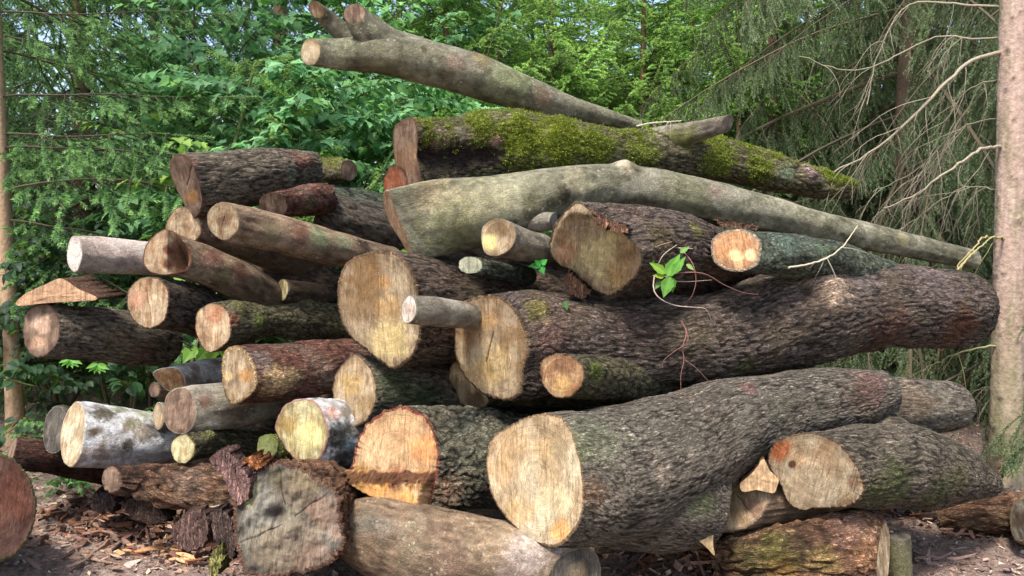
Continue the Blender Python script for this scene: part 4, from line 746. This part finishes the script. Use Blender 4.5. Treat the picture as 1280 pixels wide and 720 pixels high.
# the far wood
def far_tree(x, y, H, bo, label):
    return spruce(x, y, label, H=H, h0=.6, rad=H * .27, boughs=bo, n=80, r0=.14, group='far spruces filling the wood behind')
far0 = far_tree(-6, 13, 8, B_DARK, 'tall spruce in the far wood, one of the dim background row'); far1 = far_tree(6, 13.5, 8, B_DARK + B_WEEPD, 'tall spruce in the far wood, one of the dim background row')
def copy_tree(src, x, y, s, rz):
    r = src.copy(); COL.objects.link(r); r.location = (x, y, float(gz(x, y))); r.scale = (s, s, s); r.rotation_euler = (0, 0, rz)
    for ch in src.children:
        c = ch.copy(); COL.objects.link(c); c.parent = r
    return r
rr = random.Random(4)
for k, (x, y, s) in enumerate([(-8.5, 11, 1.1), (-3.6, 12, 1.15), (-1.2, 14.5, .62), (1.0, 16.5, .6), (2.6, 14, .55), (4.2, 12.5, 1.0), (8.5, 11, 1.1), (-10, 15, 1.2), (-5.0, 17, 1.1), (10, 16, 1.2), (6.5, 18, 1.1), (-2.5, 19, .7), (3.8, 20, .7), (.2, 21, .66), (-13, 19, 1.3), (13, 20, 1.3), (-7.5, 22, 1.1), (8, 24, 1.1), (-12.5, 9, 1.1), (12, 9.5, 1.1)]):
    copy_tree((far0, far1)[k % 2], x, y, s, rr.uniform(0, 6.28))

# the pinkish trunk at the right edge with its dead branches
TD = 4.15
def ray_y(px, py, y0):
    d = CF + (px - 640) / F * CR - (py - 360) / F * CU; return CP + d * (y0 / d[1])
tb = ray_y(1257, 610, TD); tx, ty = tb[0], TD
root = tree_root(tx, ty, 'pinkish spruce trunk with small knots and dead bare branches at the right edge')
tpt = ray_y(1269, 0, TD); topx = tpt[0]; Ht = 7.0; ztop = tpt[2]; leanx = (topx - tx) / ztop * Ht
def rt_trunk():
    n = 520; k = 44; t = np.linspace(0, 1, n + 1); th = np.linspace(0, 2 * np.pi, k, endpoint=False); z = -.1 + (Ht + .1) * t
    R = .084 - .03 * t + .010 * np.exp(-np.clip(z, 0, 9) / .12); A_, Z = np.meshgrid(th, z); p = np.stack([np.cos(A_) * .1, np.sin(A_) * .1, Z], -1).reshape(-1, 3)
    h = .0035 * fbm(p * np.array([30, 30, 12]), 3) + .002 * noise(p * 90); C = mix(np.tile(srgb(166, 142, 128), (len(p), 1)), srgb(126, 116, 92), ss(-.1, .3, fbm(p * np.array([10, 10, 3]) + 4, 3)) * .8)
    C = mix(C, srgb(186, 164, 148), ss(.1, .35, fbm(p * np.array([40, 40, 9]) + 9, 3)) * .6); r = np.random.default_rng(2)
    C = mix(C, srgb(120, 122, 84), ss(1.3, .2, p[:, 2]) * .5)
    for q in range(150):
        zz = r.uniform(.1, 4.5); aa = r.uniform(0, 2 * np.pi); ddd = np.sqrt(((np.angle(np.exp(1j * (A_.ravel() - aa)))) * .09) ** 2 + (p[:, 2] - zz) ** 2); sz = r.uniform(.006, .014)
        g_ = np.exp(-(ddd / sz) ** 2); h = h + .008 * g_; C = mix(C, srgb(70, 56, 50), np.clip(g_ * 1.3, 0, 1) * .85)
    rr_ = np.repeat(R, k) + h; V = np.stack([np.cos(A_.ravel()) * rr_ + leanx * np.clip(p[:, 2], 0, 9) / Ht, np.sin(A_.ravel()) * rr_, p[:, 2]], 1)
    j = np.arange(n)[:, None] * k; i = np.arange(k)[None]; Q = np.stack([j + i, j + (i + 1) % k, j + k + (i + 1) % k, j + k + i], -1).reshape(-1, 4)
    return mesh_np('trunk', V, [Q], C)
def child(o, r): o.parent = r; o.location = (0, 0, 0); return o
child(link('trunk', rt_trunk(), M_TRUNK), root)
def local(P): return np.asarray(P) - np.array(root.location)
def knot_on(px, py, sx, sz, col, name):
    c = at(px, py, TD - .105); a = Acc(); th = np.linspace(0, 2 * np.pi, 14, endpoint=False); rings = []
    for q, dz in ((1, 0), (.8, -.012), (.5, -.008), (.15, .002)): rings.append(np.stack([c[0] + sx * q * np.cos(th), c[1] + dz + .02 * (np.cos(th) * q) ** 2 * 1.2 + 0 * th, c[2] + sz * q * np.sin(th)], 1))
    V = np.vstack(rings) + RNG.normal(0, .0012, (56, 3)); j = np.arange(3)[:, None] * 14; i = np.arange(14)[None]; a.add(local(V), col, np.stack([j + i, j + (i + 1) % 14, j + 14 + (i + 1) % 14, j + 14 + i], -1).reshape(-1, 4))
    return child(link(name, a.mesh(name), M_TRUNK), root)
knot_on(1252, 588, .03, .045, srgb(88, 72, 62), 'knot')
def dead(pts, r0, r1, col, seed, subs=8, nm='dead_branch'):
    """pts: picture place and distance of each bend of a dead branch"""
    P0 = np.array([at(*p) for p in pts]); S, _ = spline(P0, 26); r = np.random.default_rng(seed); S = S + r.normal(0, .004, S.shape); a = Acc(); a.tube(local(S), np.linspace(r0, r1, 26), col, 7)
    for m in range(subs):
        b = S[r.integers(5, 25)]; L = r.uniform(.15, .5); Q = curve(b, (r.uniform(-1, .1), r.uniform(-.4, .4), r.uniform(-1, -.1)), L, -1.3, 8, r, .12); a.tube(local(Q), np.linspace(.0028, .0009, 9), col * .9, 3)
        for q in range(3):
            W = curve(Q[r.integers(2, 8)], (r.uniform(-.8, .3), r.uniform(-.5, .5), r.uniform(-1, 0)), L * .4, -1, 4, r, .16); a.tube(local(W), np.linspace(.0014, .0007, 5), col * .85, 3)
    return child(link(nm, a.mesh(nm), M_TWIG), root)
DB = srgb(146, 136, 116)
dead([(1264, 64, 4.14), (1225, 72, 4.0), (1190, 95, 3.95), (1150, 137, 3.95), (1115, 170, 4.0), (1075, 198, 4.05), (1040, 215, 4.1)], .0125, .004, DB, 1, 12)
dead([(1264, 181, 4.14), (1225, 188, 4.0), (1195, 208, 3.95), (1165, 230, 3.95), (1135, 248, 4.0), (1105, 262, 4.05)], .0105, .003, DB, 2, 9)
dead([(1264, 46, 4.14), (1215, 48, 4.2), (1180, 45, 4.3), (1140, 60, 4.4), (1100, 80, 4.4), (1060, 88, 4.5), (1000, 70, 4.6)], .006, .0025, DB * .9, 3, 10)
dead([(1264, 300, 4.14), (1232, 296, 4.0), (1215, 312, 3.9), (1196, 336, 3.86)], .007, .003, srgb(150, 138, 96), 4, 3)
dead([(1264, 430, 4.14), (1215, 436, 4.2), (1175, 452, 4.3), (1140, 470, 4.5)], .006, .002, srgb(140, 138, 100), 5, 5)
dead([(1264, 95, 4.14), (1215, 110, 4.4), (1190, 140, 4.5), (1165, 190, 4.6), (1140, 240, 4.6)], .006, .002, DB * .8, 6, 14)
dead([(1264, 145, 4.14), (1200, 160, 4.4), (1150, 210, 4.6), (1090, 240, 4.7)], .005, .002, DB * .8, 7, 14)
dead([(1264, 240, 4.14), (1205, 235, 4.4), (1160, 262, 4.5), (1110, 300, 4.6)], .005, .002, DB * .7, 8, 12)
dead([(1264, 500, 4.14), (1225, 485, 4.4), (1200, 520, 4.5), (1190, 560, 4.5)], .005, .002, DB * .7, 9, 8)
dead([(1264, 10, 4.14), (1200, 5, 4.4), (1130, 10, 4.6), (1095, 75, 4.7), (1085, 130, 4.7)], .008, .003, DB * .95, 10, 10)

# ------------------------------------------------------------------ small things on the pile
def loose(name, label, cat, pts, r0, r1, col, subs=0, seed=1, group=None, mat=None):
    P0 = np.array([at(*p) for p in pts]); S, _ = spline(P0, 30); r = np.random.default_rng(seed); S = S + r.normal(0, .0012, S.shape); o0 = S[0].copy(); a = Acc(); a.tube(S - o0, np.linspace(r0, r1, 30), col, 7)
    for m in range(subs):
        b = S[r.integers(6, 28)] - o0; Q = curve(b, r.normal(0, 1, 3) + [0, 0, -.4], r.uniform(.04, .14), -.5, 6, r, .15); a.tube(Q, np.linspace(r1, .0006, 7), col * .9, 4)
    o = bpy.data.objects.new(name, a.mesh(name)); COL.objects.link(o); o.location = tuple(o0); o.data.materials.append(mat or M_TWIG); return tag(o, label, cat, group)
loose('stick', 'thin dry stick lying between the forked limb tip and the mossy stub', 'stick', [(796,158,3.75),(815,154,3.72),(852,151,3.7)], .0055, .003, srgb(170, 158, 140), 3, 1)
loose('stick', 'pale forked twig slanting over the lichen log towards the long trunk', 'twig', [(985,335,3.1),(1020,328,3.12),(1045,316,3.15),(1060,300,3.2),(1072,282,3.25)], .0045, .002, srgb(172, 162, 140), 4, 2)
loose('stick', 'curved green twig sticking up at the right of the long trunk tip', 'twig', [(1196,338,3.8),(1215,318,3.85),(1240,296,3.9)], .006, .003, srgb(150, 140, 96), 0, 3)
loose('stick', 'thin root like twig on the ground under the crumbling log', 'twig', [(112,656,3.5),(125,645,3.45),(150,640,3.4),(180,652,3.3),(205,664,3.2)], .004, .002, srgb(150, 110, 86), 2, 4)
loose('stick', 'grey stick leaning on the debris left of the rotten stump', 'twig', [(231,662,3.0),(243,642,3.0),(275,631,2.95)], .005, .003, srgb(160, 140, 124), 2, 5)
# bramble vine with three leaves
vine = empty('bramble_vine', at(815, 345, 2.95), 'bramble vine with green leaves and reddish stems trailing over the huge dark trunk', 'vine')
RED = srgb(134, 92, 84); PAL = srgb(178, 156, 144); VP = np.array(vine.location)
for i, (pts, col, r0) in enumerate([([(812,320,2.92),(822,308,2.9),(840,302,2.9)], srgb(160,130,100), .0028), ([(822,332,2.9),(830,318,2.88),(846,306,2.9)], PAL, .003), ([(818,345,2.88),(817,362,2.86),(826,374,2.86),(845,382,2.87),(865,384,2.88),(882,386,2.9),(889,400,2.93)], PAL, .0034),
        ([(855,315,2.9),(866,330,2.86),(870,350,2.86),(866,368,2.86),(860,376,2.88)], RED, .0026), ([(822,346,2.9),(850,341,2.86),(880,342,2.86),(905,356,2.9),(930,366,2.96),(948,368,3.0)], RED, .0028), ([(848,310,2.9),(866,311,2.88)], PAL, .0026),
        ([(808,322,2.93),(824,336,2.88),(840,346,2.88)], srgb(150,150,80), .0026), ([(850,400,2.94),(858,415,2.9),(853,435,2.88),(855,450,2.88),(851,470,2.88),(852,503,2.9)], RED, .003), ([(852,400,2.93),(860,425,2.9),(842,440,2.9),(830,450,2.9),(828,460,2.9)], RED, .0024), ([(856,450,2.88),(870,460,2.9),(886,477,2.92)], RED, .0024),
        ([(800,330,2.96),(800,318,2.95),(806,310,2.95)], srgb(130,150,70), .002), ([(830,345,2.9),(850,352,2.88),(890,350,2.88)], PAL * .8, .002)]):
    S, _ = spline(np.array([at(*p) for p in pts]), 18); a = Acc(); a.tube(S - VP, np.linspace(r0 * .8, r0 * .35, 18), col, 6); child(link('stem', a.mesh('stem'), M_TWIG), vine)
def vleaf(root, px, py, d, tipx, tipy, size_px, col, up=(-.2, -.8, .5)):
    b = at(px, py, d); t = at(tipx, tipy, d - .01); a = Acc(); P0 = np.array(root.location); n = 9; dv = unit(t - b); L = np.linalg.norm(t - b); sd = unit(np.cross(dv, np.array(up))); upv = np.cross(sd, dv); Wd = size_px * d / F
    prof = [0, .62, .92, 1.0, .92, .74, .5, .24, 0]; V = []
    for k in range(n):
        y_ = k / (n - 1); w_ = prof[k] * Wd * .5; c_ = b + dv * L * y_ - upv * .05 * L * y_ * y_
        V += [c_ - sd * w_ * (1.08 if k % 2 else .95) + upv * w_ * .3, c_ - sd * w_ * .5 + upv * w_ * .12, c_, c_ + sd * w_ * .5 + upv * w_ * .12, c_ + sd * w_ * (1.08 if k % 2 else .95) + upv * w_ * .3]
    Q = [[k * 5 + i, k * 5 + i + 1, k * 5 + i + 6, k * 5 + i + 5] for k in range(n - 1) for i in range(4)]; cc = np.tile(col, (45, 1)) * (1 + .12 * RNG.normal(size=45))[:, None]; cc[2::5] = col * 1.35
    a.add(np.array(V) - P0, cc, np.array(Q)); child(link('leaf', a.mesh('leaf'), M_LEAF), root)
LG = srgb(98, 150, 58)
vleaf(vine, 834, 346, 2.86, 850, 317, 17, LG); vleaf(vine, 840, 343, 2.85, 857, 320, 12, LG * .9); vleaf(vine, 838, 346, 2.85, 829, 372, 16, LG * .95); vleaf(vine, 838, 346, 2.86, 841, 366, 12, LG); vleaf(vine, 832, 342, 2.87, 812, 328, 12, srgb(130, 170, 60)); vleaf(vine, 830, 346, 2.87, 816, 344, 8, srgb(140, 170, 60))
vleaf(vine, 850, 316, 2.88, 862, 308, 8, srgb(120, 160, 80)); vleaf(vine, 818, 330, 2.9, 808, 318, 7, srgb(130, 160, 80)); vleaf(vine, 826, 352, 2.88, 818, 362, 7, srgb(100, 140, 66)); vleaf(vine, 858, 330, 2.87, 868, 338, 6, srgb(140, 170, 90))
seed_ = empty('leaf_cluster', at(674, 335, 3.08), 'small green three leaved sprig in the dark gap beside the ragged greenish face', 'sprig')
for (a0, b0, c0, d0, s0) in ((676, 332, 660, 333, 9), (677, 331, 684, 324, 9), (676, 333, 680, 343, 9), (676, 332, 668, 325, 8)): vleaf(seed_, a0, b0, 3.05, c0, d0, s0, srgb(70, 160, 70))
seed2 = empty('leaf_cluster', at(706, 382, 2.95), 'single small dark green leaf below the ragged greenish face', 'leaf'); vleaf(seed2, 706, 376, 2.93, 709, 388, 9, srgb(84, 120, 70))
# overhanging sprigs at the left, seen below the dark brown log
for (px, py, d, lab) in ((122, 455, 3.9, 'fresh green sprig hanging below the dark brown log at the left'), (88, 448, 4.0, 'tiny pale sprig under the far left log')):
    e = empty('leaf_cluster', at(px, py, d), lab, 'sprig')
    for k in range(6):
        a0 = k * 1.0 + .4; vleaf(e, px, py, d, px + 16 * math.cos(a0), py + 3 + 10 * abs(math.sin(a0)), 7, srgb(112, 170, 70))
# wood wedge lying on the left log
def prism(name, label, cat, poly, d, depth, col, cold, fz=.004, wood=True):
    if name == 'wood_wedge': fp = resample(poly, 60)
    else:
        q_ = np.vstack([poly, poly[:1]]).astype(float); u_ = np.linspace(0, len(poly), 60, endpoint=False); fp = np.stack([np.interp(u_, np.arange(len(poly) + 1), q_[:, k]) for k in range(2)], 1) + RNG.normal(0, .9, (60, 2))
    n = len(fp); front = np.array([at(x, y, d) for x, y in fp]); back = front + np.array([.25, 1, .02]) * depth + RNG.normal(0, fz, front.shape)
    c = front.mean(0); K = 5; rings = [c + (front - c) * t for t in np.linspace(1, .0, K + 1)[:-1]]; F_ = np.vstack(rings + [c[None]]); F_ = F_ + np.array([0, -1, 0]) * (fz * noise(F_ * 60) + fz)[:, None]
    if name == 'bark_flake': F_ = F_ + np.array([.1, -1, .1]) * (.007 * fbm(F_ * 14, 3))[:, None]
    root_ = empty(name, front[np.argmin(front[:, 2])], label, cat); o0 = np.array(root_.location); k = np.arange(K - 1)[:, None] * n; i = np.arange(n)[None]; i2 = (i + 1) % n
    Q = np.stack([k + i, k + i2, k + n + i2, k + n + i], -1).reshape(-1, 4); T_ = np.stack([np.full(n, K * n), (K - 1) * n + np.arange(n), (K - 1) * n + (np.arange(n) + 1) % n], -1)
    C = np.tile(col, (len(F_), 1)) * (1 + .25 * noise(F_ * 30))[:, None]; child(link('cut_face' if name == 'wood_wedge' else 'inner_face', mesh_np('cut_face', F_ - o0, [Q, T_], C, F_ * (1 if name == 'wood_wedge' else np.array([1, 1, .35]))), M_WOOD if name == 'wood_wedge' else M_PLATE), root_)
    V = np.vstack([F_[:n], back, back.mean(0)[None]]); ii = np.arange(n); Q = np.stack([ii, n + ii, n + (ii + 1) % n, (ii + 1) % n], -1); T_ = np.stack([np.full(n, 2 * n), (ii + 1) % n + n, ii + n], -1)
    C = np.tile(cold, (len(V), 1)) * (1 + .3 * noise(V * 50))[:, None]; child(link('bark', mesh_np('bark', V - o0, [Q, T_], C, V), M_PLATE), root_); return root_
prism('wood_wedge', 'light wedge shaped wood offcut lying on top of the dark brown log at far left', 'wood offcut', [(20,380),(27,371),(38,364),(56,356),(75,348),(87,353),(98,361),(110,366),(121,371),(120,375),(90,377),(55,379),(30,382)], 3.38, .16, srgb(206, 164, 128), srgb(120, 90, 70))
prism('wood_wedge', 'pale pointed splinter piece between the brown sawn end and the rust cornered face', 'wood offcut', [(925,604),(934,596),(944,586),(951,575),(955,574),(962,588),(972,597),(971,608),(966,616),(945,612),(928,614)], 2.86, .12, srgb(214, 178, 136), srgb(130, 100, 76))
prism('wood_wedge', 'pale broken splinter hanging at the lower right end of the big foreground log', 'wood offcut', [(856,657),(875,652),(895,652),(892,664),(891,680),(893,694),(884,685),(872,675),(860,670)], 2.78, .08, srgb(208, 178, 132), srgb(120, 96, 72))
prism('bark_flap', 'brown torn bark piece on top of the ragged greenish face', 'bark piece', [(738,262),(750,268),(760,276),(775,279),(786,286),(784,292),(768,289),(752,284),(744,276)], 2.78, .14, srgb(140, 104, 82), srgb(110, 84, 68))
prism('bark_flap', 'dark brown bark strip under the left corner of the ragged greenish face', 'bark piece', [(704,352),(711,338),(714,345),(728,357),(738,366),(728,374),(712,368)], 2.98, .12, srgb(84, 60, 46), srgb(70, 50, 40))
prism('bark_flap', 'thin bark chip bridging the gap above the knob ended log', 'bark piece', [(892,274),(905,276),(930,280),(949,283),(946,287),(920,286),(900,283)], 3.15, .06, srgb(136, 104, 84), srgb(90, 70, 56))
for (lab, pl, d, c) in (('upright flake of reddish bark leaning on the top left of the rotten stump', [(262,574),(272,565),(283,562),(295,572),(305,584),(312,596),(308,612),(296,610),(286,600),(272,586)], 2.72, srgb(150,116,108)),
    ('pinkish bark flake against the left shoulder of the rotten stump', [(278,590),(292,582),(306,586),(314,600),(312,622),(300,632),(290,622),(284,606)], 2.68, srgb(168,130,120)),
    ('orange brown bark flake on top of the rotten stump', [(300,578),(312,570),(326,572),(334,580),(322,586),(308,588)], 2.72, srgb(176,112,70)),
    ('tall dark bark flake standing left of the rotten stump', [(262,640),(278,634),(290,650),(296,680),(292,700),(278,690),(268,668)], 2.72, srgb(112,92,84)),
    ('yellow edged bark flake at the foot of the rotten stump', [(262,700),(270,684),(278,680),(280,700),(272,718),(264,722)], 2.7, srgb(150,146,84)),
    ('wide loose bark slab on the ground below the crumbling log', [(214,660),(232,640),(252,636),(262,652),(258,680),(236,690),(218,678)], 2.85, srgb(132,104,94)),
    ('curled dark bark slab in the shade under the crumbling log', [(150,628),(170,622),(196,630),(210,648),(190,655),(166,648)], 3.2, srgb(84,66,58)),
    ('round dark bark lump behind the ground at the left', [(110,626),(122,614),(138,616),(146,628),(140,640),(118,640)], 3.4, srgb(92,76,72))):
    prism('bark_flake', lab, 'bark piece', pl, d, .05, c, c * .6, .006)
def debris():
    n = 2600; r = RNG; V = []; C = []; Q = []
    cs = [(205, 650, .36, .2, 2400), (270, 690, .2, .1, 500), (120, 640, .3, .06, 250), (900, 712, .35, .12, 700), (660, 725, .5, .06, 500), (1180, 640, .35, .06, 300)]
    pal = [srgb(86, 64, 54), srgb(112, 84, 70), srgb(140, 110, 94), srgb(60, 46, 40), srgb(160, 134, 116), srgb(120, 80, 58)]; k = 0
    for (px, py, rad, hh, m) in cs:
        c = gpt(px, py)
        for i in range(m):
            q = abs(r.normal()); a = r.uniform(0, 6.28); x = c[0] + math.cos(a) * rad * q * .7; y = c[1] + math.sin(a) * rad * q * .5; z = float(gz(x, y)) + hh * max(0, 1 - q * .6) * r.random()
            ax_ = unit(np.array([r.normal(), r.normal() * .6, r.normal() * .3])); sd = unit(np.cross(ax_, r.normal(size=3))); up = np.cross(ax_, sd); L = r.uniform(.01, .045); W = L * r.uniform(.15, .5); H = W * r.uniform(.2, .5); o = np.array([x, y, z])
            for sx in (-1, 1):
                for (a1, a2) in ((-1, -1), (1, -1), (1, 1), (-1, 1)): V.append(o + ax_ * L * sx * r.uniform(.7, 1.1) + sd * W * a1 * r.uniform(.5, 1) + up * H * a2)
            C += [pal[r.integers(6)] * r.uniform(.7, 1.25)] * 8; Q += [[k + 3, k + 2, k + 1, k], [k + 4, k + 5, k + 6, k + 7]] + [[k + j, k + (j + 1) % 4, k + 4 + (j + 1) % 4, k + 4 + j] for j in range(4)]; k += 8
    o = link('bark_debris', mesh_np('bark_debris', np.array(V), [np.array(Q)], np.array(C), smooth=False), M_CHIP); tag(o, kind='stuff')
debris()
# splinters of fresh orange wood on the ground
def heap(px, py, label, n, colr, seed, R=.11, Lr=(.04, .13)):
    c = gpt(px, py); root_ = empty('splinter_heap', c, label, 'wood splinters'); r = np.random.default_rng(seed)
    for k in range(n):
        L = r.uniform(*Lr); w_ = r.uniform(.004, .011); p = np.array([r.normal(0, R), r.normal(0, R * .5), r.uniform(.005, .035)]); az = r.normal(.1, .5); S = curve(p - [L / 2, 0, 0], (math.cos(az), math.sin(az), r.normal(0, .2)), L, r.normal(0, .5), 5, r, .1)
        a = Acc(); sdw = np.stack([-np.sin(az) * w_ + 0 * S[:, 0], np.cos(az) * w_ + 0 * S[:, 0], .3 * w_ + 0 * S[:, 0]], 1) * np.array([.3, 1, 1, 1, .7, .2])[:, None]
        V = np.vstack([S + sdw, S - sdw, S - sdw - [0, 0, .003], S + sdw - [0, 0, .003]]); i = np.arange(5)
        Q = np.vstack([np.stack([i + 6 * q, i + 1 + 6 * q, i + 1 + 6 * ((q + 1) % 4), i + 6 * ((q + 1) % 4)], -1) for q in range(4)]); a.add(V, colr * r.uniform(.65, 1.25), Q); o = link('splinter', a.mesh('splinter', False), M_CHIP); child(o, root_)
heap(232, 694, 'scattered fresh orange wood splinters on the ground left of the rotten stump', 26, srgb(196, 146, 104), 1)
heap(116, 704, 'reddish brown bark splinters on the ground at the lower left', 10, srgb(150, 122, 104), 2, .07)
heap(1215, 672, 'rusty splinters on the ground below the layered rotten log', 14, srgb(150, 114, 96), 3, .08)
heap(1000, 716, 'pale chips and straws on the ground under the shredded log', 14, srgb(176, 156, 140), 4, .2)
heap(1180, 700, 'grey brown bark scraps on the ground at the lower right', 22, srgb(120, 98, 92), 5, .2)
heap(60, 690, 'grey brown bark scraps on the ground at the lower left', 26, srgb(126, 98, 88), 6, .25)
